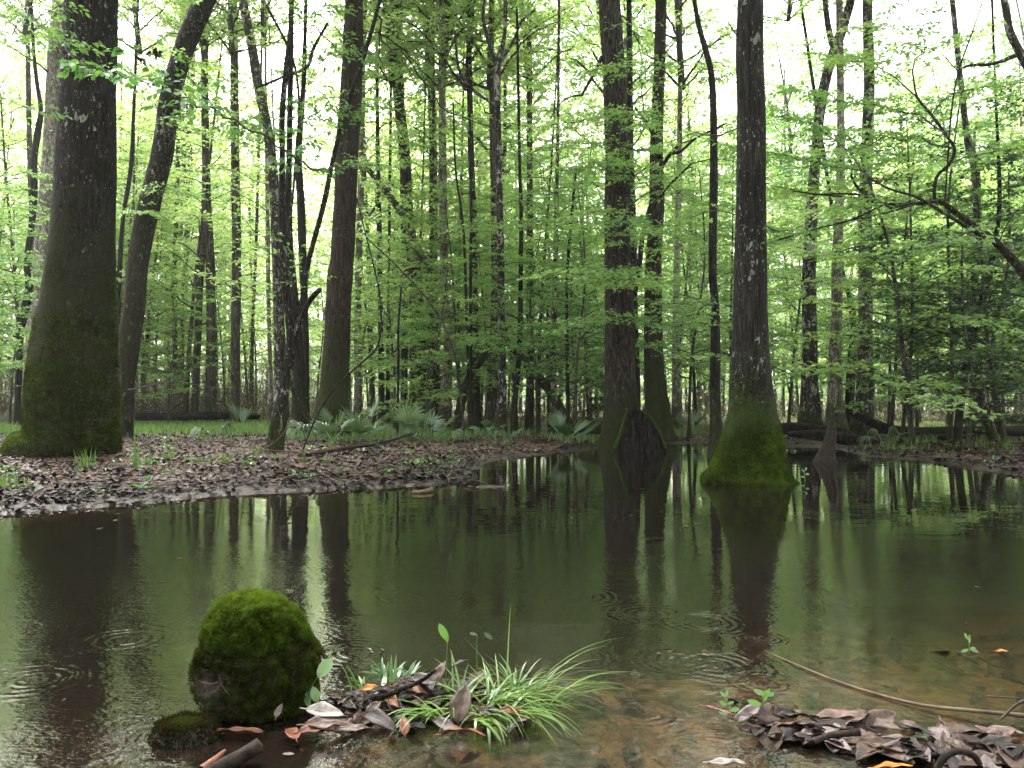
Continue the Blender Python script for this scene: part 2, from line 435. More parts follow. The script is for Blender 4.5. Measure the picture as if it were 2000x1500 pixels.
def litter_mat(name, stops, rough=.5, spec=.2):
    s = NT(name)
    a = s.n('ShaderNodeAttribute', attribute_name='rnd').outputs['Fac']
    co = s.n('ShaderNodeTexCoord').outputs['Object']
    c = s.ramp(a, stops); n = s.noise(co, 60, 4, .65)
    c = s.mix(s.mapr(n, .3, .7, 0, .7), c, s.mix(1., c, (.4, .35, .33), 'MULTIPLY'))
    s.principled(c, rough, s.bump(n, .004, .6), spec)
    return s.m
M['litter'] = litter_mat('dead leaf litter', [(.0, (.009, .006, .0045)), (.38, (.022, .012, .008)), (.65, (.058, .032, .019)), (.84, (.11, .058, .032)), (.94, (.17, .058, .020)), (1., (.18, .13, .10))])
def fleaf(name, c, rough=.25):
    return plain_mat(name, tuple(x * .35 for x in c), max(rough, .45), c, 32, .004, .25)
M['l_brown'] = fleaf('brown leaf', (.085, .050, .034)); M['l_dark'] = fleaf('dark leaf', (.030, .018, .017), .22)
M['l_grey'] = fleaf('grey leaf', (.17, .13, .125), .3); M['l_orange'] = fleaf('orange leaf', (.55, .23, .04), .35)
M['l_rust'] = fleaf('rust leaf', (.19, .065, .032), .4); M['l_pale'] = fleaf('silvery leaf', (.42, .37, .34), .35)
M['l_pink'] = fleaf('tan leaf', (.17, .105, .085), .42)

# ground
def ground_mat():
    s = NT('mud and leaf litter'); g = s.n('ShaderNodeNewGeometry').outputs['Position']
    z = s.n('ShaderNodeSeparateXYZ', x_0=g).outputs[2]
    n1 = s.noise(g, 3.0, 6, .6); n2 = s.noise(g, 22, 5, .65); n3 = s.noise(g, .45, 3)
    n4 = s.noise(s.mapping(g, (1, 1, 1)), 7, 6, .7)
    vo = s.n('ShaderNodeTexVoronoi', i_Vector=g, i_Scale=14.0, feature='F1')
    cell = s.n('ShaderNodeSeparateColor', x_0=vo.outputs['Color']).outputs[0]
    lit = s.ramp(cell, [(.1, (.030, .019, .014)), (.5, (.095, .055, .040)), (.8, (.15, .075, .05)), (1., (.19, .13, .105))])
    mud = s.ramp(n2, [(.35, (.012, .008, .006)), (.65, (.045, .030, .023))])
    c = s.mix(s.mapr(s.math('ADD', z, s.math('MULTIPLY', n1, .04)), .05, .10), mud, lit)
    grn = s.ramp(n2, [(.3, (.035, .060, .012)), (.7, (.10, .17, .03))])
    far = s.mapr(s.math('ADD', z, s.math('MULTIPLY', n3, .06)), .235, .27)
    c = s.mix(s.math('MULTIPLY', far, .6), c, grn)
    bed = s.ramp(s.math('ADD', s.math('MULTIPLY', n4, .7), s.math('MULTIPLY', n2, .3)), [(.36, (.022, .014, .007)), (.47, (.080, .046, .020)), (.57, (.20, .12, .048)), (.68, (.085, .070, .028))])
    c = s.mix(s.mapr(z, .0, -.02), c, bed)
    rg = s.mapr(z, .0, .10, .45, .9)
    s.principled(c, rg, s.bump(s.math('ADD', n2, s.math('MULTIPLY', s.math('SUBTRACT', 1., vo.outputs['Distance']), .5)), .02, .8), .3)
    return s.m
M['ground'] = ground_mat()

rings = [(1130,1165,.35,95,14),(1380,1215,.30,110,14),(1495,1248,.14,150,20),(1395,1300,.30,110,13),(690,1275,.26,120,14),(985,1230,.25,110,15),(1255,1395,.22,150,15),(1330,1290,.25,120,15),
         (545,1155,.1,160,25),(1130,1285,.22,120,14),(1650,1180,.14,120,20),(1060,1240,.25,120,14),(300,1440,.10,160,20),(1500,1335,.2,140,16),(820,1160,.3,90,15),(1400,1425,.16,150,18),(240,1250,.3,90,14),(60,1330,.3,110,14),(1270,1200,.3,100,14)]
def water_mat():
    s = NT('tea coloured swamp water'); g = s.n('ShaderNodeNewGeometry').outputs['Position']
    xyz = s.n('ShaderNodeSeparateXYZ', x_0=g); Y = xyz.outputs[1]
    calm = s.mapr(Y, 2.3, 7.0, .9, .03)
    patch = s.mapr(s.noise(g, .55, 3, .6), .38, .64, .25, 1.0)
    n1 = s.noise(s.mapping(g, (1, 1.3, 1)), 13, 3, .55, .4)
    n2 = s.noise(s.mapping(g, (1, 1.5, 1)), 42, 2, .5, .3)
    n3 = s.noise(s.mapping(g, (1, 1.6, 1)), 2.2, 2, .5)
    h = s.math('MULTIPLY', s.math('MULTIPLY', s.math('ADD', s.math('MULTIPLY', n1, .0044), s.math('MULTIPLY', n2, .0024)), calm), patch)
    h = s.math('ADD', h, s.math('MULTIPLY', n3, .0025))
    gd = s.n('ShaderNodeVectorMath', operation='ADD', x_0=g, x_1=s.n('ShaderNodeVectorMath', operation='MULTIPLY', x_0=s.n('ShaderNodeTexNoise', i_Vector=g, i_Scale=6.0, i_Detail=2.).outputs['Color'], x_1=(.05, .05, 0)).outputs[0]).outputs[0]
    brk = s.mapr(s.noise(g, 9, 2), .38, .58, .15, 1.0)
    for (px, py, rad, k, _) in rings:
        c = G0(px, py)
        d = s.n('ShaderNodeVectorMath', operation='DISTANCE', x_0=gd, x_1=tuple(c + np.array([.025, .025, 0]))).outputs['Value']
        w = s.math('SINE', s.math('MULTIPLY', d, float(k) * 1.3))
        env = s.math('MULTIPLY', s.mapr(d, rad, rad * .35), s.mapr(d, rad * .05, rad * .3))
        h = s.math('ADD', h, s.math('MULTIPLY', s.math('MULTIPLY', s.math('MULTIPLY', w, brk), env), .0007))
    nb = s.bump(h, 1.0, 1.0)
    fr = s.n('ShaderNodeFresnel', i_IOR=1.55, i_Normal=nb).outputs[0]
    gl = s.n('ShaderNodeBsdfGlossy', i_Roughness=.008, i_Normal=nb, i_Color=(1, .98, .97))
    tr = s.n('ShaderNodeBsdfTransparent', i_Color=(.93, .90, .85))
    silt = s.n('ShaderNodeBsdfDiffuse', i_Color=(.085, .066, .048))
    body = s.n('ShaderNodeMixShader', x_0=.09, x_1=tr.outputs[0], x_2=silt.outputs[0])
    mx = s.n('ShaderNodeMixShader', x_0=fr, x_1=body.outputs[0], x_2=gl.outputs[0])
    s.t.links.new(mx.outputs[0], s.out.inputs[0])
    va = s.n('ShaderNodeVolumeAbsorption', i_Color=(.58, .43, .30), i_Density=7.0)
    s.t.links.new(va.outputs[0], s.out.inputs['Volume'])
    return s.m
M['water'] = water_mat()

# ---------------------------------------------------------------- ground and water
def grid_obj(name, X, Yg, Z, mat):
    n, k = X.shape
    idx = np.arange(n * k).reshape(n, k)
    q = np.stack([idx[:-1, :-1], idx[:-1, 1:], idx[1:, 1:], idx[1:, :-1]], -1).reshape(-1, 4)
    mb = MB(); mb.add(np.stack([X, Yg, Z], -1).reshape(-1, 3), q)
    return mb.obj(name, [mat])
rows = np.concatenate([np.linspace(-25, 1.0, 14), np.geomspace(1.15, 220, 430)])
s_ = np.linspace(-1, 1, 440)
Wd = np.maximum(1.25 * rows + 7, 12)[:, None]
XX = Wd * (.22 * s_ + .78 * s_ ** 3)[None]; YY = np.repeat(rows[:, None], 440, 1)
ground = grid_obj('ground', XX, YY, H(XX, YY), M['ground']); tag(ground, kind='structure')
mb = MB()
b = [(-60, -6, -.95), (60, -6, -.95), (60, 60, -.95), (-60, 60, -.95)]; tp = [(x, y, 0.) for x, y, _ in b]
mb.add(b + tp, [(0, 3, 2, 1), (4, 5, 6, 7), (0, 1, 5, 4), (1, 2, 6, 5), (2, 3, 7, 6), (3, 0, 4, 7)])
water = mb.obj('water', [M['water']], smooth=False); tag(water, kind='structure')

# ---------------------------------------------------------------- world, sun, camera
w = bpy.data.worlds.new('World'); SC.world = w; w.use_nodes = True
nt = w.node_tree; nt.nodes.clear()
sun_el, sun_az = 52, -22           # azimuth measured from +Y towards +X
sky = nt.nodes.new('ShaderNodeTexSky'); sky.sky_type = 'NISHITA'; sky.sun_disc = False
sky.sun_elevation = R(sun_el); sky.sun_rotation = R(sun_az); sky.dust_density = 6; sky.air_density = 1.5
hs = nt.nodes.new('ShaderNodeHueSaturation'); hs.inputs['Saturation'].default_value = .22
bg = nt.nodes.new('ShaderNodeBackground'); bg.inputs[1].default_value = .15
wo = nt.nodes.new('ShaderNodeOutputWorld')
nt.links.new(sky.outputs[0], hs.inputs['Color']); nt.links.new(hs.outputs[0], bg.inputs[0]); nt.links.new(bg.outputs[0], wo.inputs[0])
ld = bpy.data.lights.new('sun', 'SUN'); ld.energy = 2.4; ld.angle = R(20); ld.color = (1, .97, .91)
so = bpy.data.objects.new('sun', ld); COL.objects.link(so)
dv = Vector((math.sin(R(sun_az)) * math.cos(R(sun_el)), math.cos(R(sun_az)) * math.cos(R(sun_el)), math.sin(R(sun_el))))
so.rotation_euler = dv.to_track_quat('Z', 'Y').to_euler()
cd = bpy.data.cameras.new('camera'); cam = bpy.data.objects.new('camera', cd); COL.objects.link(cam)
cam.location = (0, 0, CAMZ); cam.rotation_euler = (R(90) + pitch, 0, 0)
cd.sensor_width = 36; cd.lens = 36 * F / 2000; cd.clip_start = .05; cd.clip_end = 1000
SC.camera = cam
vs = SC.view_settings; vs.view_transform = 'Standard'; vs.look = 'None'; vs.gamma = 1; vs.exposure = 2.55; vs.use_curve_mapping = False
cy = SC.cycles
cy.max_bounces = 7; cy.diffuse_bounces = 4; cy.glossy_bounces = 3; cy.transmission_bounces = 5; cy.transparent_max_bounces = 8; cy.volume_bounces = 0
cy.use_denoising = True; cy.use_adaptive_sampling = True; cy.adaptive_threshold = .02; cy.sample_clamp_indirect = 6
cy.caustics_reflective = False; cy.caustics_refractive = False
# ---------------------------------------------------------------- shared crowns
def canopy_mesh(name, seed, leafm, leaf=.15, n=30, spread=3.3, hgt=9.5, tpm=7.0, q=5, up=.75):
    mb = MB(); mains = []
    top = np.array([rng.normal(0, .3), rng.normal(0, .3), hgt])
    lead = catmull(np.array([[0, 0, 0], [rng.normal(0, .25), rng.normal(0, .25), hgt * .5], top]), 12)
    tube(mb, lead, np.linspace(.13, .02, 12), 6, 0)
    for i in range(n):
        t = (i + .5) / n; k = int(t * 11)
        a = i * 2.4 + rng.normal(0, .3); L = spread * (1.1 - .6 * t) * rng.uniform(.7, 1.2)
        d = np.array([math.cos(a), math.sin(a), 0]); p0 = lead[k]
        pts = np.array([p0, p0 + d * L * .5 + [0, 0, L * up * .45 * rng.uniform(.6, 1.4)], p0 + d * L + [rng.normal(0, .2), rng.normal(0, .2), L * up * .8 * rng.uniform(.5, 1.3)]])
        mains.append((pts, .045 * (1.2 - t), .012))
    grow(mb, mains, tw_per_m=tpm, tw_len=.8, leaf=leaf, q=q, m=4, flat=.6, up=.2, droop=.3, bsides=4, twr=.006, wr=.5, ts=3)
    return mb.mesh(name, [M['twig'], leafm])

def smalltree_meshes(name, hgt, leafm, n=30, leaf=.105, zlo=.2, spread=2.3, tpm=9.0, q=5, r0=.05, bark='bark_far', flat=.35, lean=.5):
    tb = MB(); cr = MB()
    ln = np.array([rng.normal(0, lean), rng.normal(0, lean), 0])
    pts = np.array([[0, 0, -.15], [0, 0, hgt * .02], ln * .25 + [rng.normal(0, .1), rng.normal(0, .1), hgt * .3], ln * .6 + [rng.normal(0, .15), rng.normal(0, .15), hgt * .65], ln + [0, 0, hgt]])
    c = catmull(pts, 26); rd = np.linspace(r0, .012, 26); rd[0] *= 1.5; rd[1] *= 1.25
    tube(tb, c, rd, 8, 0, .1)
    mains = []
    for i in range(n):
        t = zlo + (1 - zlo) * (i + .5) / n; k = int(t * 25)
        a = i * 2.4 + rng.normal(0, .4); L = spread * rng.uniform(.55, 1.2) * (1.1 - .55 * t)
        d = np.array([math.cos(a), math.sin(a), 0]); p0 = c[k]
        pts = np.array([p0, p0 + d * L * .5 + [0, 0, L * rng.uniform(.1, .28)], p0 + d * L + [rng.normal(0, .12), rng.normal(0, .12), L * rng.uniform(.02, .3)]])
        mains.append((pts, .022 * (1.2 - t), .005))
    grow(cr, mains, tw_per_m=tpm, tw_len=.62, leaf=leaf, q=q, m=4, flat=flat, bsides=4, twr=.004)
    return tb.mesh(name + ' trunk', [M[bark]]), cr.mesh(name + ' crown', [M['twig'], leafm])

CAN = [canopy_mesh('canopy a', 1, M['leaf']), canopy_mesh('canopy b', 2, M['leaf_yel'], n=28, tpm=6.5), canopy_mesh('canopy c', 3, M['leaf_yel'], n=26, tpm=5.5, leaf=.13), canopy_mesh('canopy d', 4, M['leaf'], n=30, spread=4.0, tpm=6.5)]
SML = [smalltree_meshes('understory a', 7.5, M['leaf'], leaf=.105), smalltree_meshes('understory b', 6.0, M['leaf'], n=22, spread=2.4),
       smalltree_meshes('understory c', 9.0, M['leaf_yel'], n=26, zlo=.25, tpm=8), smalltree_meshes('understory d', 5.0, M['leaf'], n=20, spread=1.9, zlo=.15, lean=1.0)]
SML.append(smalltree_meshes('understory e', 8.0, M['leaf'], leaf=.14, n=24, flat=.9, tpm=6, q=4, spread=1.8))
DRK = [smalltree_meshes('evergreen a', 7.0, M['leaf_dark'], n=26, spread=1.7, zlo=.18, flat=.8, leaf=.09, tpm=9), smalltree_meshes('evergreen b', 4.5, M['leaf_dark'], n=20, spread=1.4, zlo=.15, flat=.8, leaf=.085, tpm=9)]

def link(me, name, parent=None, loc=(0, 0, 0), rz=0., sc=1.0):
    o = bpy.data.objects.new(name, me); COL.objects.link(o); o.location = loc; o.rotation_euler = (0, 0, rz)
    o.scale = (sc,) * 3 if np.isscalar(sc) else sc
    if parent is not None: o.parent = parent
    return o

def on_surface(V, cnt, zmax, wf):
    """area-weighted random points and normals on a ring grid V (n, ns, 3) below zmax"""
    n, ns, _ = V.shape
    a = V[:-1]; b = np.roll(V, -1, 1)[:-1]; c = V[1:]; d = np.roll(V, -1, 1)[1:]
    nr = np.cross(b - a, c - a); ar = np.linalg.norm(nr, axis=-1); nr = nrm(nr)
    mid = (a + d) / 2
    w = ar * np.where(mid[..., 2] < zmax, np.maximum(wf(np.minimum(mid[..., 2], zmax)), 0), 0) * (mid[..., 2] > -.03)
    k = rng.choice(w.size, cnt, p=(w / w.sum()).ravel()); i, j = k // ns, k % ns
    f, g = rng.random(cnt)[:, None], rng.random(cnt)[:, None]
    Pt = (a[i, j] * (1 - g) + b[i, j] * g) * (1 - f) + (c[i, j] * (1 - g) + d[i, j] * g) * f
    ctr = V[i].mean(1); nn = nr[i, j]; s = np.sign(((Pt - ctr) * nn).sum(1)); nn = nn * s[:, None]
    return Pt, nn, i, j

# ---------------------------------------------------------------- traced trees
def traced(name, label, pts, Y, bark, cat='tree', group=None, crown=None, crown_at=None, ns=14, rough=.05, flute=0., nfl=5, up=True, fl_h=.7, dY=None, csc=1.0, moss=None, forks=(), sub=.06, mossc=.3):
    """pts: (px, py, half width px) bottom to top, drawn at world depth Y"""
    W = np.array([[*P(a, b_, Y if dY is None else Y + dY[i]), c / F * Y] for i, (a, b_, c) in enumerate(pts)])
    base = W[0].copy(); gz = h1(base[0], base[1])
    W = np.vstack([[base[0], base[1], min(gz, base[2]) - .25, W[0, 3] * 1.06], W])
    if up:
        d = W[-1, :3] - W[-2, :3]; d /= np.linalg.norm(d); d = d * [.6, .6, 1]; d /= np.linalg.norm(d)
        e = W[-1].copy(); L = max(3.0, 1 + .53 * Y + 3 - e[2])
        W = np.vstack([W, [*(e[:3] + d * L * .5), e[3] * .85], [*(e[:3] + d * L + [0, 0, .3]), e[3] * .45]])
    L = np.linalg.norm(np.diff(W[:, :3], axis=0), axis=1).sum()
    c = catmull(W, int(min(150, max(16, L / sub))))
    org = (base[0], base[1], gz)
    root = empty(name, org, label, cat, group)
    mb = MB(); V = tube(mb, c[:, :3], c[:, 3].clip(.004), ns, 0, rough, flute, nfl, fl_h=fl_h)
    for fk in forks:
        Wf = np.array([[*P(a, b_, Y + dy), r_ / F * Y] for a, b_, r_, dy in fk]); cf = catmull(Wf, max(8, int(len(fk) * 6)))
        tube(mb, cf[:, :3], cf[:, 3].clip(.003), max(6, ns - 4), 0, rough)
    mb.obj('trunk', [M[bark]], root, org)
    if moss is not None:
        zmax, cnt, sz = moss
        mm = MB(); Cp, nn, _, _ = on_surface(V, cnt, zmax + gz, lambda z: ((zmax + gz - z) / zmax) ** .5)
        fr = nn[:, 1] < .45
        keep = fr & (vn(Cp[:, 0] * 3, Cp[:, 1] * 3, Cp[:, 2] * 2.2) * .5 + (zmax - (Cp[:, 2] - gz)) / zmax > .15 + .55 * rng.random(len(Cp)))
        Cp, nn = Cp[keep], nn[keep]; n = len(Cp)
        D = nrm(nn + rng.normal(0, .45, (n, 3)) + [0, 0, .1]); Nn = nrm(rng.normal(0, 1, (n, 3)) + [0, -.3, .8]); Nn = nrm(Nn - (Nn * D).sum(1, keepdims=True) * D)
        cl = vn(Cp[:, 0] * 14, Cp[:, 1] * 14, Cp[:, 2] * 14)
        leaves_lo(mm, Cp + nn * (cl * sz * .25)[:, None], D, Nn, sz * rng.uniform(.5, 1.3, n), sz * .5 * rng.uniform(.6, 1.2, n), 0, np.clip(rng.random(n) * .35 + .22 * vn(Cp[:, 0] * 4, Cp[:, 1] * 4, Cp[:, 2] * 4) + .22 * cl + mossc - .25 * sm(.22, .05, Cp[:, 2] - gz), 0, 1))
        mm.obj('moss', [M['moss']], root, org, smooth=False)
    if crown is not None:
        top = c[-1, :3] - np.array(org); dz = -csc * (3.2 if Y < 26 else 6.5)
        link(CAN[crown], 'crown', root, top + [0, 0, dz], rng.random() * 6.28, csc)
    root['_top'] = 0; del root['_top']
    return root, c, org

def boughs(tr, specs, tw_len=.7, leaf=.08, tpm=5., q=5, m=4, hi=False, leafm='leaf', flat=.35, name='bough', bark='twig', **kw):
    """specs: list of [(px,py,Y)...], r0 (m): leafy branches drawn from the photograph"""
    root, c, org = tr
    for pts, r0 in specs:
        mb = MB(); grow(mb, [(np.array([P(*p) for p in pts]), r0, .005)], tw_len=tw_len, leaf=leaf, tw_per_m=tpm, q=q, m=m, hi=hi, flat=flat, **kw)
        mb.obj(name, [M[bark], M[leafm]], root, org)

T = {}
T['left'] = traced('mossy_trunk_tree', 'widest dark trunk, mossy flared base on the left mud bank', [(122,905,108),(134,880,94),(140,850,84),(143,750,79),(147,680,74),(152,600,67),(160,500,60),(165,400,56),(169,300,53),(172,200,50),(176,100,49),(179,0,48),(181,-80,47)], 12.9, 'bark_mossy', crown=0, ns=40, rough=.03, flute=.07, nfl=4, fl_h=.4, csc=1.2, moss=(3.6, 70000, .034), mossc=.42)
T['lean'] = traced('leaning_tree', 'thick lichen-flecked trunk leaning right just behind the widest trunk', [(240,858,21),(240,840,19),(242,760,20),(250,675,21),(262,600,20),(271,500,20),(292,400,20),(317,300,20),(331,200,19),(358,100,19),(400,0,20),(432,-90,18)], 18.5, 'bark_lean', crown=1, ns=20, rough=.06)
T['leftb'] = traced('pale_barked_tree', 'pale-barked trunk with mossy buttress peeking out left of the widest trunk', [(50,828,42),(58,800,34),(64,750,25),(75,650,20),(85,500,18),(100,300,16),(110,100,15),(118,0,14)], 30, 'bark_pale', crown=2, ns=18, flute=.12, rough=.05)
T['twist'] = traced('crooked_tree', 'crooked dark thin trunk with S-bends near the left edge', [(35,812,7.5),(35,780,6),(38,700,6),(40,648,6),(50,600,7.5),(57,560,6.75),(52,510,5.25),(62,440,6),(66,380,6.75),(67,310,6),(75,250,6),(80,215,4.5),(72,160,3.75),(66,100,3)], 27, 'bark_dark', crown=1, ns=10, csc=.7)
T['twin'] = traced('forked_tree', 'slim forked tree with white lichen blotches on the leaf-covered bank', [(535,889,19),(539,860,17),(545,820,16),(556,755,9.66),(566,700,9.66),(567,650,8.37),(559,570,7.73),(553,480,7.08),(551,400,6.44),(551,300,5.79),(551,230,5.79),(558,140,5.15),(567,60,4.51),(569,0,4.51)], 13.9, 'bark_lichen', crown=0, csc=.8, ns=14, rough=.06,
    forks=[[(568,700,7.73,0),(580,650,6.44,-.05),(592,580,5.79,-.1),(604,505,5.15,-.15),(632,400,5.15,-.2),(653,300,4.51,-.3),(680,200,4.51,-.4),(714,100,4.18,-.4),(742,0,3.22,-.5),(760,-90,2.58,-.5)],
           [(578,655,5.15,-.1),(598,600,5.15,-.4),(615,575,5.15,-.6),(626,565,3.86,-.7)],
           [(562,470,3.22,0),(572,380,2.58,.3),(578,300,2.58,.4),(584,200,2.58,.4),(570,110,2.58,.2),(520,10,2.58,0)],
           [(556,150,2.58,0),(600,130,3.22,-.3),(612,95,3.22,-.3),(640,45,2.58,-.4)],
           [(553,150,2.58,0),(530,160,2.58,-.3),(500,172,1.61,-.5)]])
T['behindtwin'] = traced('gray_trunk_tree', 'dark grey trunk half hidden right behind the forked lichened tree', [(586,820,18.7),(584,790,14.4),(583,700,11),(576,600,9.35),(567,500,7.65),(563,400,6.8),(565,300,5.95)], 21, 'bark_dark', crown=1, ns=12)
T['slimtwin'] = traced('slender_tree', 'thin grey sapling rising between the forked tree and the brown speckled trunk', [(598,815,7),(597,700,7),(595,600,7),(591,500,8),(588,400,8),(583,300,7),(592,180,5),(596,60,4)], 24, 'bark_dark', crown=2, ns=8, csc=.7)
T['mid'] = traced('speckled_tree', 'big brown speckled trunk behind the palmettos, slightly leaning right', [(643,848,42),(645,820,36),(652,770,29),(656,700,26),(661,600,24),(664,540,25),(669,500,23),(674,400,22),(677,300,22),(684,200,22),(689,100,20),(692,0,18),(694,-80,17)], 20, 'bark_brown', crown=0, ns=24, rough=.05, flute=.08, csc=1.2)
T['t700'] = traced('lichened_tree', 'narrow pale-spotted trunk standing right beside the brown speckled trunk', [(699,808,9),(699,740,7),(699,600,7),(702,450,6.5),(706,300,6),(706,100,6),(706,0,6)], 30, 'bark_pale', crown=2, ns=10)
T['leand'] = traced('fallen_leaning_tree', 'dead trunk tilting steeply left, caught in the branches of the center woods', [(838,560,7),(812,480,7),(790,425,7),(752,372,6.5),(712,322,5.5)], 27, 'bark_far', ns=10, up=False)
T['wide820'] = traced('buttressed_tree', 'broad old trunk with a green mossy foot in the center woods', [(822,822,30),(820,800,22),(818,730,18),(815,600,15),(806,500,13),(796,420,12),(790,300,11),(775,150,10),(770,0,9)], 29, 'bark_brown', crown=1, ns=16, flute=.2, nfl=3)
T['t850'] = traced('twin_trunk_tree', 'grey trunk immediately right of the broad mossy-footed old trunk', [(850,826,13),(850,780,10),(849,700,9),(848,600,8),(846,450,8),(846,300,8),(842,150,8),(838,0,7)], 30, 'bark_far', crown=2, ns=12)
T['t872'] = traced('stout_tree', 'lichened grey trunk, second to the right of the broad mossy-footed trunk', [(868,832,18),(869,800,13),(872,740,10),(876,660,9),(868,560,8),(866,420,8),(864,250,7)], 27, 'bark_pale', crown=1, ns=12)
T['curve'] = traced('broken_snag', 'curved broken snag bending right with a bright snapped tip', [(893,842,9),(896,815,9),(902,780,9),(915,740,8),(933,712,8),(950,690,7),(966,662,6),(969,645,4)], 24, 'bark_lean', cat='snag', ns=10, up=False)
T['t930'] = traced('dark_trunk_tree', 'short dark straight trunk just behind the curved broken snag', [(929,826,13),(929,790,9),(929,700,8),(927,600,7),(925,450,7),(920,300,6)], 27, 'bark_dark', crown=1, ns=10)
T['t962'] = traced('smooth_trunk_tree', 'smooth grey trunk directly left of the lichened forked-top tree', [(957,828,17),(960,800,12),(963,720,9),(966,600,8),(966,450,7),(962,250,6)], 27, 'bark_far', crown=2, ns=10)
T['t975'] = traced('lichened_forked_tree', 'slender lichened trunk at center, forking high against the white sky', [(973,842,19),(977,820,13),(980,780,10),(981,700,8),(979,600,7),(978,500,7),(976,400,6.5),(974,300,6),(972,200,6),(972,130,7),(985,70,4),(987,0,4),(984,-80,3)], 22, 'bark_spot', crown=2, ns=12, csc=.6,
    forks=[[(972,135,5,0),(958,95,4,0),(944,40,3.5,0),(946,0,3,0)], [(975,125,4,0),(1000,85,3,0),(1020,40,2.5,0),(1045,20,2,0)], [(976,210,3,0),(930,180,3,0),(898,140,3,-.4),(888,60,2.5,-.6)]])
T['t1007'] = traced('thin_tree', 'thin dark trunk a little right of the lichened forked-top tree', [(1003,842,7),(1006,790,5.5),(1012,720,5),(1016,640,5),(1017,540,4.5),(1018,420,4),(1015,320,3)], 22, 'bark_dark', crown=0, ns=8, csc=.5)
T['lean2'] = traced('arching_tree', 'mossy trunk toppled left at forty-five degrees in the center woods', [(1112,832,9.75),(1100,808,9),(1075,765,9),(1050,735,9),(1020,700,8.25),(1000,678,6.75),(985,655,4.5)], 24, 'bark_lean', ns=10, up=False, crown=None)
T['t1083'] = traced('straight_sapling', 'straight dark sapling between the toppled trunk and the shaggy trunk', [(1083,828,7),(1082,780,6),(1080,700,6),(1083,600,5.5),(1086,480,5),(1088,350,4),(1090,220,3)], 23, 'bark_spot', crown=0, ns=8, csc=.5)
T['t1035'] = traced('far_gray_tree', 'dim grey trunk behind the toppled mossy trunk', [(1034,826,10),(1035,760,8),(1036,600,7),(1035,400,6)], 30, 'bark_far', crown=1, ns=8)
T['t1110'] = traced('pole_sapling', 'pole-thin sapling rising from behind the spiky palmetto', [(1110,836,4),(1108,700,3.5),(1107,560,3),(1115,440,3),(1125,330,2.5)], 21, 'bark_dark', ns=6, up=False)
T['shag'] = traced('shaggy_bark_tree', 'massive shaggy-barked trunk standing at the water behind the charred stump', [(1212,882,46),(1213,860,42),(1213,820,36),(1212,780,32),(1211,700,30),(1211,620,29),(1207,540,26),(1206,500,25.5),(1206,400,25),(1206,300,24),(1202,200,23),(1197,100,22),(1190,0,21),(1186,-80,20)], 17.2, 'bark_shaggy', crown=3, ns=30, rough=.05, flute=.07, csc=1.2)
T['t1242'] = traced('shadowed_tree', 'narrow dark trunk squeezed between the two large waterside trunks', [(1243,846,9),(1243,760,8),(1240,640,7),(1238,540,7),(1236,430,7),(1232,300,6),(1230,150,6)], 23, 'bark_dark', crown=1, ns=10)
T['right12'] = traced('straight_trunk_tree', 'large straight grey-brown trunk in the water right of the charred stump', [(1290,868,38),(1287,840,30),(1284,800,25),(1279,750,21),(1277,700,19),(1276,600,17.5),(1277,500,15.5),(1283,400,14.5),(1282,300,13),(1285,200,12),(1289,100,11.5),(1291,0,11),(1292,-80,11)], 20.5, 'bark_brown', crown=3, ns=22, rough=.04, flute=.06)
T['under'] = traced('curved_understory_tree', 'dark curved understory tree weaving between the two large waterside trunks', [(1238,850,4.8),(1238,700,4.8),(1237,600,5.6),(1247,530,5.6),(1255,460,4.8),(1265,420,4),(1280,370,4),(1292,330,4),(1310,300,4),(1330,280,3.2)], 19, 'bark_dark', ns=8, up=False,
    forks=[[(1292,330,3.2,0),(1285,290,2.8,-.3),(1262,240,2.4,-.8),(1240,210,1.6,-1.2)], [(1310,300,3.2,0),(1330,295,2.8,-.5),(1360,270,2.4,-1),(1420,240,1.6,-1.5)], [(1265,420,2.4,0),(1300,370,2.4,-.6),(1350,320,1.6,-1.4)]])
T['t1397'] = traced('thin_dark_tree', 'thin black trunk immediately left of the moss-skirted tupelo', [(1401,893,21),(1400,860,16),(1398,820,12),(1397,760,10),(1397,700,10),(1397,600,8),(1392,540,8),(1393,420,8),(1394,350,8),(1394,250,7),(1390,150,6),(1379,100,6),(1366,55,5),(1356,0,4),(1350,-60,3)], 15.0, 'bark_dark', crown=0, ns=14, csc=.5)
T['t1322'] = traced('mossy_far_tree', 'lichened trunk in the gap between the straight trunk and the black trunk', [(1321,830,13),(1321,780,9),(1320,650,7),(1322,500,6),(1326,380,6),(1328,200,5)], 27, 'bark_pale', crown=1, ns=10)
T['main'] = traced('tupelo_tree', 'tall tupelo with a flaring bright green mossy skirt standing in the water', [(1461,942,89),(1462,930,80),(1463,915,72),(1465,900,67),(1469,850,56),(1469,800,46),(1466,750,41),(1465,700,37),(1465,650,34),(1465,600,32.5),(1466,500,31),(1467,400,28.5),(1467,300,28),(1467,200,27),(1464,100,26.5),(1466,0,25),(1467,-80,24)], 10.1, 'bark_main', crown=3, ns=48, rough=.03, flute=.10, nfl=5, fl_h=.55, csc=1.1, moss=(1.75, 60000, .026), sub=.045, mossc=.40)
T['t1585'] = traced('scarred_tree', 'trunk with a long reddish bark scar, leftmost of three pale trunks', [(1583,838,27),(1582,815,22),(1582,780,18),(1581,730,15.5),(1581,650,14),(1580,550,13),(1584,450,12),(1586,400,11),(1594,300,10),(1601,220,10),(1614,150,10),(1630,100,11),(1650,40,9),(1662,0,8),(1675,-80,7)], 22, 'bark_spot', crown=1, ns=16, csc=.9, forks=[[(1630,100,7,0),(1618,55,6,0),(1611,0,5,0)]])
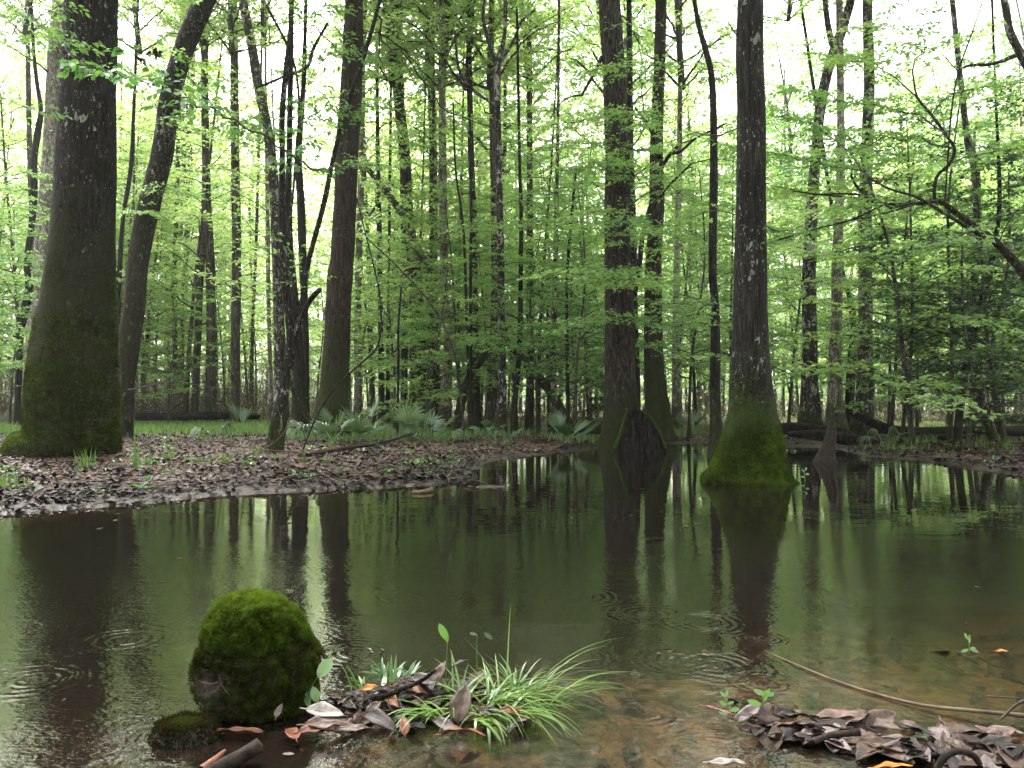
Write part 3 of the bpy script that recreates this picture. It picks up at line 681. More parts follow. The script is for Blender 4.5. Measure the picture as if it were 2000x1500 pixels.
T['t1632'] = traced('pale_lichen_tree', 'palest grey lichen-coated trunk, middle of the three pale trunks', [(1632,840,24),(1632,815,19),(1631,760,14),(1631,700,11.5),(1634,600,10),(1635,520,10),(1638,440,9),(1642,330,8),(1642,200,7),(1640,60,7)], 21, 'bark_pale', crown=2, ns=14)
T['t1690'] = traced('spotted_trunk_tree', 'dark trunk dotted with white lichen, rightmost of the three pale trunks', [(1684,838,27),(1687,800,18),(1689,740,15),(1690,650,13.5),(1690,550,12.5),(1690,450,12.5),(1691,350,11.5),(1695,250,11),(1698,150,10.5),(1695,60,9.5),(1694,0,9)], 21.5, 'bark_spot', crown=1, ns=16)
T['t1660'] = traced('black_trunk_tree', 'black slanting trunk visible between the pale and the white-dotted trunks', [(1662,822,10),(1660,780,9),(1664,700,9),(1668,640,7),(1655,560,5),(1640,500,4)], 26, 'bark_dark', crown=0, ns=8, csc=.6)
T['t1869'] = traced('bank_tree', 'thin dark trunk rising from the right leaf bank, curving right', [(1869,873,9.6),(1871,840,7.6),(1877,780,7.2),(1888,710,6.8),(1902,650,6.8),(1917,590,6.8),(1933,530,6.4),(1944,470,4.8),(1952,400,4),(1950,300,3.2),(1945,200,2.4)], 17.2, 'bark_dark', crown=0, csc=.45, ns=10)
T['t1940'] = traced('tilted_tree', 'mossy trunk tilted left beside the thin dark bank trunk', [(1944,868,10.4),(1934,835,9.2),(1922,800,8.8),(1912,755,8),(1906,710,6.4),(1899,640,5.6),(1903,560,6.4),(1907,480,6.4),(1908,420,7.2),(1905,332,8),(1893,285,7.2),(1884,230,5.6)], 18, 'bark_spot', crown=0, csc=.6, ns=12)
T['arch'] = traced('overhanging_tree', 'stout limb arching in from the right edge above the water', [(2230,900,15.6),(2160,760,13.5),(2080,640,11.4),(2020,560,9.88),(1985,515,8.32),(1950,478,7.54),(1915,450,6.76),(1880,425,5.72),(1850,402,5.2),(1835,392,4.16)], 9.5, 'bark_lean', ns=16, up=False, cat='tree', rough=.05,
    forks=[[(1950,478,4.16,0),(1900,450,3.64,-.4),(1850,420,3.12,-.4),(1790,385,2.6,-.3),(1740,370,1.82,-.2),(1690,345,1.3,0)],
           [(1838,394,3.64,0),(1825,385,3.12,-.1),(1830,345,3.12,-.1),(1855,320,3.12,-.2),(1864,290,3.12,-.2),(1845,260,2.86,-.2),(1820,225,2.6,-.1),(1792,190,2.08,0),(1782,140,1.56,.1)],
           [(1835,392,3.12,0),(1790,398,3.12,.2),(1730,398,2.6,.4),(1660,386,2.08,.7),(1600,380,1.56,.9),(1540,372,1.04,1.1)],
           [(1730,398,2.08,.4),(1660,430,1.82,.3),(1600,445,1.56,.4),(1530,465,1.3,.6),(1480,482,0.78,.8)],
           [(1845,400,1.56,-.2),(1852,300,1.56,-.3),(1858,220,1.56,-.3),(1872,140,1.56,-.3),(1900,60,1.3,-.3),(1920,0,1.04,-.3)],
           [(1690,386,2.08,.5),(1665,350,2.08,.5),(1663,320,1.56,.5),(1650,290,1.04,.5)]])
T['ur'] = traced('lichened_limb_tree', 'lichened limb crossing the top right corner of the sky', [(2120,420,10),(2060,220,9),(2010,135,8),(1988,95,7.5),(1972,60,7),(1965,20,6.5),(1955,-30,6)], 10.5, 'bark_spot', ns=10, up=False,
    forks=[[(1990,105,5,0),(1960,118,4,0),(1930,126,3.5,0),(1900,127,3,0),(1870,135,2,0)]])
# left background trunks
L2 = [('tall_straight_tree','straight dark trunk above the brown thicket, middle of the left trio',[(412,812,12),(411,780,10),(412,650,9),(410,500,8.5),(404,380,8),(400,200,7)],31,'bark_far',1),
      ('tall_straight_tree','straight spotted trunk, rightmost of the trio above the brown thicket',[(459,812,10),(459,780,9),(460,650,9),(462,500,9),(460,350,8.5),(458,200,8)],31,'bark_far',2),
      ('tall_straight_tree','slim trunk leaning right, leftmost of the trio above the brown thicket',[(380,812,8),(382,760,7),(386,660,7),(390,560,6.5),(398,460,6),(400,300,5)],31,'bark_far',1),
      ('curving_pale_tree','tall pale trunk curving up left of the forked lichened tree',[(548,815,14),(546,720,11),(543,600,10),(540,480,10),(532,330,10),(520,240,10),(505,170,10),(490,80,9.5),(474,0,9)],27,'bark_spot',2),
      ('slim_white_tree','white-spotted pencil-thin trunk right of the thicket trio',[(528,808,5),(527,700,4),(524,580,4),(523,450,4),(520,300,3)],30,'bark_pale',2),
      ('thin_gray_tree','faint thin grey trunk between the thicket trio and the white-spotted one',[(492,808,4),(492,700,3.5),(495,600,3),(500,480,3)],34,'bark_far',1),
      ('far_left_tree','grey trunk just behind the crooked tree by the left edge',[(62,812,6),(60,700,6),(62,600,6),(64,450,6),(58,300,5)],33,'bark_far',1),
      ('dark_slim_tree','dark slim trunk showing between the widest trunk and the leaning trunk',[(226,815,5),(228,700,5),(232,560,5),(240,430,4),(255,330,4),(262,200,3)],27,'bark_dark',1),
      ('left_thicket_tree','grey trunk just right of the leaning trunk, rooted in the brown thicket',[(340,812,6),(342,700,5),(340,560,5),(345,400,4)],36,'bark_far',2)]
for nm, lb, pts, Yd, bk, cr in L2:
    T[lb] = traced(nm, lb, pts, Yd, bk, crown=cr, ns=9, csc=.8)
# thin bent saplings in front of the center woods
T['vine1'] = traced('bent_sapling', 'thin black bent sapling bowing right from the palmettos then back left', [(592,880,1.8),(603,850,1.8),(625,800,1.92),(660,750,2.04),(705,710,1.92),(735,680,1.8),(744,640,1.68),(742,580,1.56),(730,520,1.44),(712,450,1.32),(700,400,1.2),(688,360,0.9)], 14.5, 'bark_dark', cat='sapling', ns=7, up=False, rough=.02)
T['vine2'] = traced('bowed_sapling', 'long thin brown sapling bowed in a wide arc across the center', [(905,836,2.25),(900,780,2.25),(893,720,2.25),(880,670,2.25),(862,625,2.25),(835,585,1.95),(800,545,1.8),(760,505,1.5),(722,470,1.2),(700,440,0.9)], 19, 'bark_far', cat='sapling', ns=6, up=False, rough=.02)
for k, (lb, pts, Yd) in enumerate([
    ('left one of two parallel pencil-thin saplings left of the lichened forked-top tree', [(917,832,3.5),(914,700,3),(911,600,3),(905,450,2.5),(890,330,2),(885,200,1.49)], 23),
    ('right one of two parallel pencil-thin saplings left of the lichened forked-top tree', [(921,832,3.5),(919,700,3),(919,560,3),(920,400,2.8),(919,280,2.2),(916,140,1.49)], 22),
    ('pencil-thin sapling right of the narrow pale-spotted trunk', [(776,818,3),(778,720,2.5),(778,640,2.2),(784,560,2)], 20),
    ('faint narrow trunk just left of the moss-footed broad trunk', [(790,812,7),(790,740,6.5),(790,640,6),(789,500,5.5),(786,350,5)], 30),
    ('dark slim trunk midway between the pale-spotted and moss-footed trunks', [(745,812,7),(745,720,6),(743,600,5),(741,450,5),(738,300,4)], 31),
    ('thin twin of the slim trunk midway to the moss-footed trunk', [(757,812,4),(757,720,3.5),(758,600,3),(760,480,3)], 32)]):
    T['sap%d' % k] = traced('thin_sapling', lb, pts, Yd, 'bark_dark', cat='sapling', ns=6, crown=(1 if k > 2 else None), csc=.7, up=k > 2)

# ---------------------------------------------------------------- leafy boughs drawn from the photograph
boughs(T['twin'], [([(655,325,13.6),(625,332,12.8),(590,318,12),(540,285,10.8),(480,250,9.6),(420,215,8.6),(350,185,7.6),(280,160,6.9),(205,140,6.4),(150,125,6.2)], .022),
                   ([(420,215,8.6),(400,180,8.4),(370,150,8.2),(330,125,8),(290,110,7.9)], .009)], hi=True, leafm='leaf_near', leaf=.095, tpm=5.5, q=5, m=3, tw_len=.5, t0=.1, twr=.0028, flat=.6, bsides=6)
boughs(T['twin'], [([(590,600,13.7),(560,520,13.2),(520,470,12.6),(480,430,12)], .010), ([(604,300,13.5),(585,250,13),(600,160,12.8),(640,110,12.5)], .010), ([(552,240,14),(600,225,13.2),(660,215,12.6),(700,210,12)], .010),
                   ([(714,100,13.5),(690,120,13),(660,60,12.5),(600,10,12)], .01), ([(680,195,13.5),(640,250,13),(610,285,12.5)], .008)], hi=True, leafm='leaf_near', leaf=.095, tpm=6, q=5, m=3, tw_len=.55, twr=.003)
boughs(T['twin'], [([(738,30,13.5),(752,80,13),(795,110,12.3),(830,170,12),(870,215,11.8),(920,240,11.5),(985,260,11.2)], .020), ([(740,60,13.3),(748,140,13),(760,200,12.8),(775,250,12.6),(795,290,12.5)], .012),
                   ([(745,50,13.5),(800,80,13),(880,70,12.6),(960,45,12.2)], .007)], hi=True, leafm='leaf_near', leaf=.08, tpm=2.0, q=3, m=3, tw_len=.5, t0=.45, twr=.0028, bark='bark_dark')
boughs(T['left'], [([(20,0,11.5),(60,30,10.5),(110,75,9.5),(160,120,8.6),(200,150,8.2)], .010), ([(-60,30,10),(0,60,9.5),(60,40,9),(120,10,8.8)], .010), ([(-80,200,11),(-10,190,10.6),(50,210,10.4),(90,220,10.2)], .008)], hi=True, leafm='leaf_near', leaf=.085, tpm=5, q=4, m=3, tw_len=.5, twr=.003)
boughs(T['leftb'], [([(108,370,29.1),(60,372,26.9),(0,368,25.1)], .05), ([(80,330,29.1),(60,300,28),(0,260,26)], .02), ([(98,250,29.1),(130,400,28),(115,380,26.9)], .02)], leaf=.09, tpm=3, tw_len=.9)
arch = [([(1835,392,9.3),(1790,398,9.5),(1730,398,9.8),(1660,386,10.2),(1600,380,10.5),(1530,365,10.8),(1470,350,11)], .022),
        ([(1790,398,9.5),(1700,420,9.8),(1600,445,10),(1520,470,10.2)], .014), ([(1740,370,9.3),(1680,340,9.8),(1600,320,10.4),(1520,300,11),(1440,290,11.6)], .012),
        ([(1864,290,9.2),(1800,270,9.6),(1720,275,10.2),(1640,270,10.8),(1560,265,11.4)], .012), ([(1845,260,9.2),(1780,215,9.8),(1700,200,10.4),(1620,190,11),(1560,175,11.6)], .012),
        ([(1820,225,9.4),(1860,180,9.6),(1920,170,9.8),(2000,160,10)], .010), ([(1792,190,9.5),(1740,150,10),(1680,120,10.6),(1620,110,11.2)], .010), ([(1782,140,9.6),(1810,80,10),(1780,30,10.4),(1740,-10,10.8)], .010),
        ([(1872,140,9.2),(1830,100,9),(1790,90,9)], .007), ([(1855,320,9.2),(1920,300,9.4),(1990,290,9.6)], .010), ([(1900,440,9.3),(1860,470,9),(1800,480,8.8)], .008), ([(1950,478,9.4),(1980,420,9.2),(2040,390,9)], .010),
        ([(1690,345,9.6),(1650,290,10),(1590,240,10.4),(1530,220,10.8)], .010)]
boughs(T['arch'], arch, leaf=.075, tpm=11, q=6, m=5, tw_len=.6, flat=.35, twr=.003, hi=False)
und = [([(1237,560,18.8),(1200,545,17.1),(1150,540,15.9),(1100,530,15.5),(1060,535,15.2)], .02), ([(1238,640,18.8),(1210,620,16.5),(1160,625,15.6),(1110,640,15.2)], .018), ([(1245,520,18.9),(1230,470,16.5),(1180,450,15.6),(1130,445,15.2)], .018),
       ([(1262,240,18.1),(1220,220,16.4),(1160,230,15.6),(1100,240,15.2),(1040,250,14.9)], .02), ([(1280,370,18.8),(1230,340,16.1),(1170,330,15.5),(1110,330,14.9)], .018), ([(1285,300,18.7),(1240,290,16.4),(1180,280,15.9),(1120,285,15.2),(1070,290,14.9)], .018),
       ([(1330,280,18.8),(1380,260,18.1),(1430,240,17.6),(1480,230,17.1)], .018), ([(1350,320,17.6),(1400,310,17.2),(1450,320,16.8)], .015), ([(1330,285,18.8),(1330,220,18.1),(1350,170,17.9),(1400,150,17.3)], .016),
       ([(1292,330,18.9),(1330,380,18),(1370,400,17.3),(1410,400,17.1)], .014), ([(1255,460,18.9),(1290,450,17.9),(1330,470,17.2),(1370,480,17.1)], .014), ([(1240,600,18.8),(1280,590,18),(1330,600,17.3),(1370,640,17.1)], .014), ([(1262,240,18.1),(1250,160,17.1),(1210,130,16.1),(1150,140,15.6)], .014)]
boughs(T['under'], und, leaf=.085, tpm=9.5, q=6, m=5, tw_len=.75, flat=.3)
boughs(T['shag'], [([(1176,110,17.1),(1140,180,17.6),(1110,190,18),(1070,240,18.4)], .05), ([(1215,30,17.1),(1240,60,16.4),(1250,100,16.1),(1255,140,16)], .02)], leaf=.08, tpm=4, tw_len=.8)
boughs(T['main'], [([(1438,68,10.1),(1428,52,10.1),(1420,38,10.1)], .012)], leaf=.06, tpm=.5, q=1, m=1, tw_len=.1)
boughs(T['main'], [([(1495,440,10.2),(1520,455,10.6),(1560,440,10.8),(1600,425,11)], .012), ([(1440,420,10.1),(1410,412,10.3),(1380,415,10.6),(1340,425,11)], .008), ([(1440,250,10.1),(1400,262,10.4),(1350,262,10.8),(1300,280,11.2)], .010)], leaf=.065, tpm=5, tw_len=.5, t0=.3)
# low sprays on many middle distance trunks
def sprays(key, Y, lst, leaf=.10, **kw):
    root, c, org = T[key]
    boughs(T[key], [([(px, py, Y), (px + dx * .5, py - 8, Y - dy * .5), (px + dx, py - 4, Y - dy)], .015) for px, py, dx, dy in lst], leaf=leaf, tpm=9, tw_len=.8, **kw)
sprays('wide820', 29, [(818,700,70,3),(815,620,-60,3),(812,560,60,2),(812,640,-10,4),(818,660,20,4),(806,500,-70,1),(806,480,70,2),(818,720,-80,2)], leaf=.10)
sprays('t975', 22, [(980,640,60,2),(979,590,-60,1),(978,520,70,1),(978,450,-70,2),(976,400,60,1),(979,670,-50,2)])
sprays('t1585', 22, [(1582,560,40,2),(1581,480,-30,2),(1586,400,-50,1),(1582,500,10,3),(1586,420,30,3),(1598,260,60,2),(1640,60,50,2),(1640,90,-70,1),(1625,120,60,1)], leafm='leaf_yel')
sprays('t1690', 21.5, [(1690,560,30,2),(1690,330,-40,2),(1697,200,40,2),(1694,60,60,1),(1695,120,-50,2),(1690,640,90,1),(1688,660,120,2)])
sprays('shag', 17.2, [(1206,420,-60,2),(1206,330,-40,2.5),(1206,250,50,2.5),(1211,560,40,2),(1206,440,20,3),(1206,540,-20,3),(1206,560,30,3)])
sprays('right12', 20.5, [(1278,560,30,2),(1280,460,-20,2.5),(1282,330,30,2),(1277,640,60,2),(1276,680,-20,2.5)])
sprays('t1397', 15, [(1397,620,-60,1),(1397,640,-90,1.5),(1397,600,-70,1.5),(1395,560,50,.5),(1396,700,-50,1)], leaf=.07)
sprays('mid', 20, [(680,200,-60,1),(676,330,60,2),(686,110,-50,2),(690,30,-60,1.5)])
sprays('lean', 18.5, [(300,380,60,1),(325,260,70,1),(290,420,-30,1.5),(345,130,60,1)])
sprays('t1083', 23, [(1083,600,60,1),(1084,520,-60,1),(1086,450,50,1),(1083,660,-50,1),(1080,690,50,1),(1088,380,-50,1),(1088,340,60,1)])
sprays('t872', 27, [(872,700,60,1),(872,640,-60,1),(868,560,60,1),(868,500,-60,1),(866,430,60,1)], leaf=.10)

# ---------------------------------------------------------------- understory and background trees
landmarks = [(-500, 'the frame edge'), (50, 'the crooked tree'), (150, 'the widest trunk'), (250, 'the leaning trunk'), (412, 'the thicket trio'), (550, 'the forked tree'), (660, 'the brown speckled trunk'),
             (820, 'the moss-footed trunk'), (977, 'the lichened forked-top tree'), (1206, 'the shaggy trunk'), (1280, 'the straight trunk'), (1466, 'the moss-skirted tupelo'), (1583, 'the scarred trunk'), (1690, 'the white-dotted trunk'), (1880, 'the bank trunks'), (2500, 'the frame edge')]
def gap(px):
    for (a, n1), (b_, n2) in zip(landmarks, landmarks[1:]):
        if a <= px < b_:
            if n1 == 'the frame edge': return 'beyond the crooked tree at the left edge'
            if n2 == 'the frame edge': return 'right of the bank trunks'
            return 'between %s and %s' % (n1.replace('the ', ''), n2.replace('the ', ''))
    return 'beyond the frame edge'
BG = []
def bgtree(px, Y, kind, k, sc=1.0, zoff=0.0, rz=None):
    x = (px - 1000) / F * Y; z = h1(x, Y)
    BG.append((px, Y, kind, k, sc, x, z, rng.random() * 6.28 if rz is None else rz))
US = [(1125,19.5,0,.9),(1050,22,1,1.),(1345,21,0,1.),(1740,19,0,.95),(1790,23,1,1.1),(1540,26,0,1.1),(900,25,0,1.1),(770,25,1,1.1),(845,22.5,3,1.),(960,27,2,1.),(1150,27,0,1.2),(1430,24,2,1.),(1500,28,0,1.2),
      (330,29,1,.9),(440,33,2,.9),(20,26,1,1.),(-80,22,0,1.),(730,31,2,1.1),(1010,30,0,1.2),(1230,30,1,1.2),(1320,29,2,1.1),(1600,31,0,1.2),(1780,16.5,3,1.3),(1855,18.5,0,1.1),(1955,18,3,1.3),(1735,24,0,1.),(1850,27,0,1.2),(1960,24,1,1.2),(2050,19,0,1.),(1700,32,2,1.2),(1400,33,0,1.3),(870,34,2,1.2),(1090,36,0,1.3),(620,30,1,1.),(500,36,2,1.),
      (180,30,2,1.),(280,37,2,1.1),(1560,38,2,1.3),(1780,38,0,1.4),(1930,36,2,1.4),(1190,41,2,1.3),(790,42,0,1.4),(940,43,2,1.4),(1290,44,0,1.4),(1480,44,2,1.4),(1650,45,0,1.5),(680,40,2,1.2),(380,44,2,1.2),(90,38,2,1.2),(-150,30,0,1.2),(2150,25,1,1.3),(2100,36,0,1.4),(1860,46,2,1.5),(1040,48,0,1.5),(560,50,2,1.3)]
for px, Y, k, sc in US: bgtree(px, Y, 'u', k, sc)
for i in range(16):
    bgtree(rng.uniform(-60, 900), rng.uniform(28, 44), 'u', 2, rng.uniform(1.4, 1.95))
for i in range(80):
    Y = rng.uniform(27, 62); px = rng.uniform(-150, 2150)
    if px < 560: Y = max(Y, 36)
    bgtree(px, Y, 'u', int(rng.integers(0, 5)) if px > 600 else int(rng.choice([2, 2, 1])), rng.uniform(1.05, 1.7))
for px, Y, k, sc in [(1760,17.5,0,1.),(1900,21,1,1.3),(1960,16.5,0,1.),(2010,20,0,1.2),(2060,15,0,1.1),(1120,26,1,1.3),(1200,33,1,1.2),(1890,15.5,1,1.)]: bgtree(px, Y, 'd', k, sc)
for i in range(84):
    Y = rng.uniform(36, 74); px = rng.uniform(-250, 2250)
    if px < 560 and Y < 38: Y += 10
    if px > 950 and rng.random() < .08: continue
    bgtree(px, Y, 'c', int(rng.integers(0, 4)) if px > 700 else int(rng.choice([1, 2, 2, 0])), rng.uniform(.85, 1.25))
BG.sort(key=lambda b_: b_[0])
cnt, tot = {}, {}
for b_ in BG: key = (gap(b_[0]), b_[2]); tot[key] = tot.get(key, 0) + 1
ORD_ = ['first', 'second', 'third', 'fourth', 'fifth', 'sixth', 'seventh', 'eighth', 'ninth', 'tenth', 'eleventh', 'twelfth', 'thirteenth', 'fourteenth', 'fifteenth', 'sixteenth', 'seventeenth', 'eighteenth', 'nineteenth', 'twentieth']
TR = []
for k in range(5):
    hh = 19; mb = MB()
    lx, ly = rng.normal(0, .5, 2)
    c = catmull(np.array([[0, 0, -.2], [0, 0, .25], [lx * .1, ly * .1, 2], [lx * .5 + rng.normal(0, .12), ly * .5, 7], [lx * .9, ly, 13], [lx, ly, hh]]), 44)
    r = rng.uniform(.07, .16) * np.linspace(1.05, .55, 44); r[0] *= 1.55; r[1] *= 1.4; r[2] *= 1.2; r[3] *= 1.08
    tube(mb, c, r, 10, 0, .06)
    for j in range(5):
        i = rng.integers(12, 38); a = rng.random() * 6.28; Lb = rng.uniform(.5, 2.)
        p0 = c[i]; tube(mb, catmull(np.array([p0, p0 + [math.cos(a) * Lb * .5, math.sin(a) * Lb * .5, Lb * .3], p0 + [math.cos(a) * Lb, math.sin(a) * Lb, Lb * .45]]), 6), np.linspace(.03, .008, 6), 4, 0)
    TR.append((mb.mesh('tall trunk', [M['bark_far' if k % 2 else 'bark_spot']]), c[-1], c))
words = {'u': ('understory_tree', 'leafy green understory tree', 'small leafy understory trees'), 'd': ('evergreen_tree', 'dark evergreen tree', 'dark small-leaved evergreens'), 'c': ('forest_tree', 'tall background tree', 'tall trees of the far woods')}
for px, Y, kind, k, sc, x, z, rz in BG:
    g = gap(px); key = (g, kind); cnt[key] = cnt.get(key, 0) + 1; i = cnt[key]; n = tot[key]
    nm, wd, gr = words[kind]
    if n == 1: lb = '%s %s' % (wd, g)
    else: lb = '%s, %s from left, %s' % (wd, ORD_[i - 1] if i <= 20 else 'later', g)
    root = empty(nm, (x, Y, z), lb, 'tree', gr)
    if kind == 'c':
        me, tp, c = TR[int(rng.integers(0, 5))]
        s1 = sc * rng.uniform(.8, 1.15)
        link(me, 'trunk', root, (0, 0, 0), rz, (s1 * .9, s1 * .9, s1))
        tpz = np.array([tp[0] * math.cos(rz) - tp[1] * math.sin(rz), tp[0] * math.sin(rz) + tp[1] * math.cos(rz), tp[2]]) * s1
        off = rng.uniform(6.5, 13.)
        link(CAN[k], 'crown', root, (tpz[0] * .7, tpz[1] * .7, tpz[2] - off), rng.random() * 6.28, sc * 1.15)
    else:
        tm, cm = (SML if kind == 'u' else DRK)[k]
        link(tm, 'trunk', root, (0, 0, 0), rz, sc); link(cm, 'crown', root, (0, 0, 0), rz, sc)
# ---------------------------------------------------------------- far woods, thicket, grass, litter (stuff)
mb = MB(); n = 420
X = rng.uniform(-95, 95, n); Yf = rng.uniform(62, 120, n); Yf = np.where(np.abs(X) > Yf * .85, Yf, Yf)
k = 5; tt = np.linspace(0, 1, k); hh = rng.uniform(14, 24, n); r0 = rng.uniform(.07, .24, n)
Pn = np.zeros((n, k, 3)); Pn[..., 0] = X[:, None] + rng.normal(0, .8, n)[:, None] * tt + rng.normal(0, .1, (n, k)); Pn[..., 1] = Yf[:, None]; Pn[..., 2] = .1 + hh[:, None] * tt
tubes(mb, Pn, r0[:, None] * np.linspace(1, .5, k)[None], 6, 0)
n = 230000
X = rng.uniform(-105, 105, n); Yf = rng.uniform(66, 122, n)
Zf = 1.0 + 33 * rng.random(n) ** .9
dens = fbm(X * .22, Zf * .35, Yf * .1) + .25 * (1 - Zf / 24) + np.where(X < -18, -.08, .06)
kp = dens > -.12; C = np.stack([X, Yf, Zf], 1)[kp]; n = len(C)
D = nrm(rng.normal(0, 1, (n, 3))); Nn = nrm(rng.normal(0, 1, (n, 3))); Nn = nrm(Nn - (Nn * D).sum(1, keepdims=True) * D)
leaves_lo(mb, C, D, Nn, rng.uniform(.3, .7, n), rng.uniform(.22, .45, n), 1, np.clip(rng.random(n) * .6 + .2 * vn(C[:, 0] * .3, C[:, 2] * .3), 0, 1))
fw = mb.obj('distant_woods', [M['bark_far'], M['leaf_yel']]); tag(fw, 'pale green mass of distant woods closing the view', 'woods', kind='stuff')

# unseen woods behind and above the camera, added to keep sky light off the foreground
mb = MB(); n = 30000
X = rng.uniform(-26, 26, n); Yf = rng.uniform(-34, 3, n); Zf = np.where(Yf > -5, rng.uniform(11, 20, n), rng.uniform(1.5, 20, n))
kp = fbm(X * .3, Yf * .3, Zf * .3) > -.12; C = np.stack([X, Yf, Zf], 1)[kp]; n = len(C)
D = nrm(rng.normal(0, 1, (n, 3))); Nn = nrm(rng.normal(0, 1, (n, 3))); Nn = nrm(Nn - (Nn * D).sum(1, keepdims=True) * D)
leaves_lo(mb, C, D, Nn, rng.uniform(.3, .5, n), rng.uniform(.25, .35, n), 1, rng.random(n))
for x, y in [(-9,-8),(-3,-13),(4,-9),(9,-6),(-14,-16),(12,-15),(0,-22),(-7,-26),(8,-25),(-18,-7),(17,-9),(2,-31)]:
    tube(mb, catmull(np.array([[x, y, -.1], [x + .2, y, 9.], [x, y + .3, 19.]]), 20), np.linspace(.3, .12, 20), 10, 0, .06)
tag(mb.obj('unseen_shade_woods', [M['bark_far'], M['leaf']]), 'unseen green woods behind the viewpoint, added to block sky light', 'woods', kind='stuff')

# brown twiggy thicket on the left and low brush on the horizon
mb = MB(); n = 3600
px = np.concatenate([rng.uniform(-60, 620, 2400), rng.uniform(620, 2050, 1200)]); Yf = rng.uniform(31, 52, n)
X = (px - 1000) / F * Yf; zg = H(X, Yf); L = rng.uniform(.8, 3.4, n) * np.where(px < 620, 1, .6); a = rng.uniform(0, 6.28, n); ln = rng.normal(.25, .25, n)
tt = np.linspace(0, 1, 5); Pn = np.zeros((n, 5, 3))
Pn[..., 0] = X[:, None] + np.cos(a)[:, None] * ln[:, None] * L[:, None] * tt ** 1.5; Pn[..., 1] = Yf[:, None] + np.sin(a)[:, None] * ln[:, None] * L[:, None] * tt ** 1.5; Pn[..., 2] = zg[:, None] + L[:, None] * tt
Pn[:, 1:] += rng.normal(0, .05, (n, 4, 3))
tubes(mb, Pn, .012 * np.linspace(1, .4, 5)[None] * rng.uniform(.6, 1.6, n)[:, None], 3, 0)
m = 5; A = Pn[:, rng.integers(1, 5, m)].reshape(-1, 3); n2 = len(A); d2 = nrm(np.stack([rng.normal(0, 1, n2), rng.normal(0, 1, n2), rng.normal(.4, .5, n2)], 1)) * rng.uniform(.2, .8, n2)[:, None]
P2 = np.stack([A, A + d2 * .5 + rng.normal(0, .03, (n2, 3)), A + d2], 1); tubes(mb, P2, np.broadcast_to([.006, .005, .003], (n2, 3)), 3, 0)
n = 16000; i = rng.integers(0, n2, n); C = A[i] + rng.normal(0, .25, (n, 3)); D = nrm(rng.normal(0, 1, (n, 3))); Nn = nrm(rng.normal(0, 1, (n, 3)) + [0, 0, 1]); Nn = nrm(Nn - (Nn * D).sum(1, keepdims=True) * D)
leaves_lo(mb, C, D, Nn, rng.uniform(.05, .10, n), rng.uniform(.03, .05, n), 1, rng.random(n))
th = mb.obj('thicket', [M['twig_pale'], M['leaf_yel']]); tag(th, 'brown tangle of bare stems and small leaves under the far trees', 'thicket', kind='stuff')

def blades(mb, x, y, z, Ls, Ws, lean, m=0, r=None, seg=4, az=None, a0=0.):
    n = len(x); a = rng.uniform(0, 6.283, n) if az is None else az
    d = np.stack([np.cos(a), np.sin(a), np.zeros(n)], 1); s = np.stack([-np.sin(a), np.cos(a), np.zeros(n)], 1)
    tt = np.linspace(0, 1, seg + 1)
    b0 = np.stack([x, y, z], 1); th = lean[:, None] * (tt[None] ** 1.2)
    ang = a0 + lean[:, None] * tt[None]
    dx = np.cumsum(np.concatenate([np.zeros((n, 1)), np.sin((ang[:, 1:] + ang[:, :-1]) / 2) / seg], 1), 1) * Ls[:, None]
    dz = np.cumsum(np.concatenate([np.zeros((n, 1)), np.cos((ang[:, 1:] + ang[:, :-1]) / 2) / seg], 1), 1) * Ls[:, None]
    mid = b0[:, None] + d[:, None] * dx[..., None]; mid[..., 2] += dz
    w = Ws[:, None] * np.clip(1.05 - tt[None] ** 2.2, .06, 1) * .5
    V = np.stack([mid - s[:, None] * w[..., None], mid + s[:, None] * w[..., None]], 2)   # n,seg+1,2,3
    idx = np.arange(n * (seg + 1) * 2).reshape(n, seg + 1, 2)
    q = np.stack([idx[:, :-1, 0], idx[:, :-1, 1], idx[:, 1:, 1], idx[:, 1:, 0]], -1).reshape(-1, 4)
    mb.add(V.reshape(-1, 3), q, None, m, np.repeat(rng.random(n) if r is None else r, (seg + 1) * 2))

mb = MB(); n = 52000
px = rng.uniform(-40, 2040, n); Yf = 17.5 + 17 * rng.random(n); X = (px - 1000) / F * Yf
dd = fbm(X * .5, Yf * .5, 1.7)
den = np.where(px < 560, .75, np.where(px < 1000, .35, np.where(px < 1420, .15, -.15)))
sd = np.minimum(sdf(X, Yf, pool), sdf(X, Yf, far_pool))
kp = (sd > .35) & (dd + den > .12) & ((px > 560) | (Yf > 19.5)); X, Yf = X[kp], Yf[kp]; n = len(X)
blades(mb, X, Yf, H(X, Yf) - .01, rng.uniform(.09, .24, n), rng.uniform(.012, .022, n), rng.uniform(.2, 1.2, n), 0, np.clip(rng.random(n) * .8, 0, 1), 3)
gr = mb.obj('grass', [M['grass']]); tag(gr, 'low bright green grass covering the ground behind the banks', 'grass', kind='stuff')

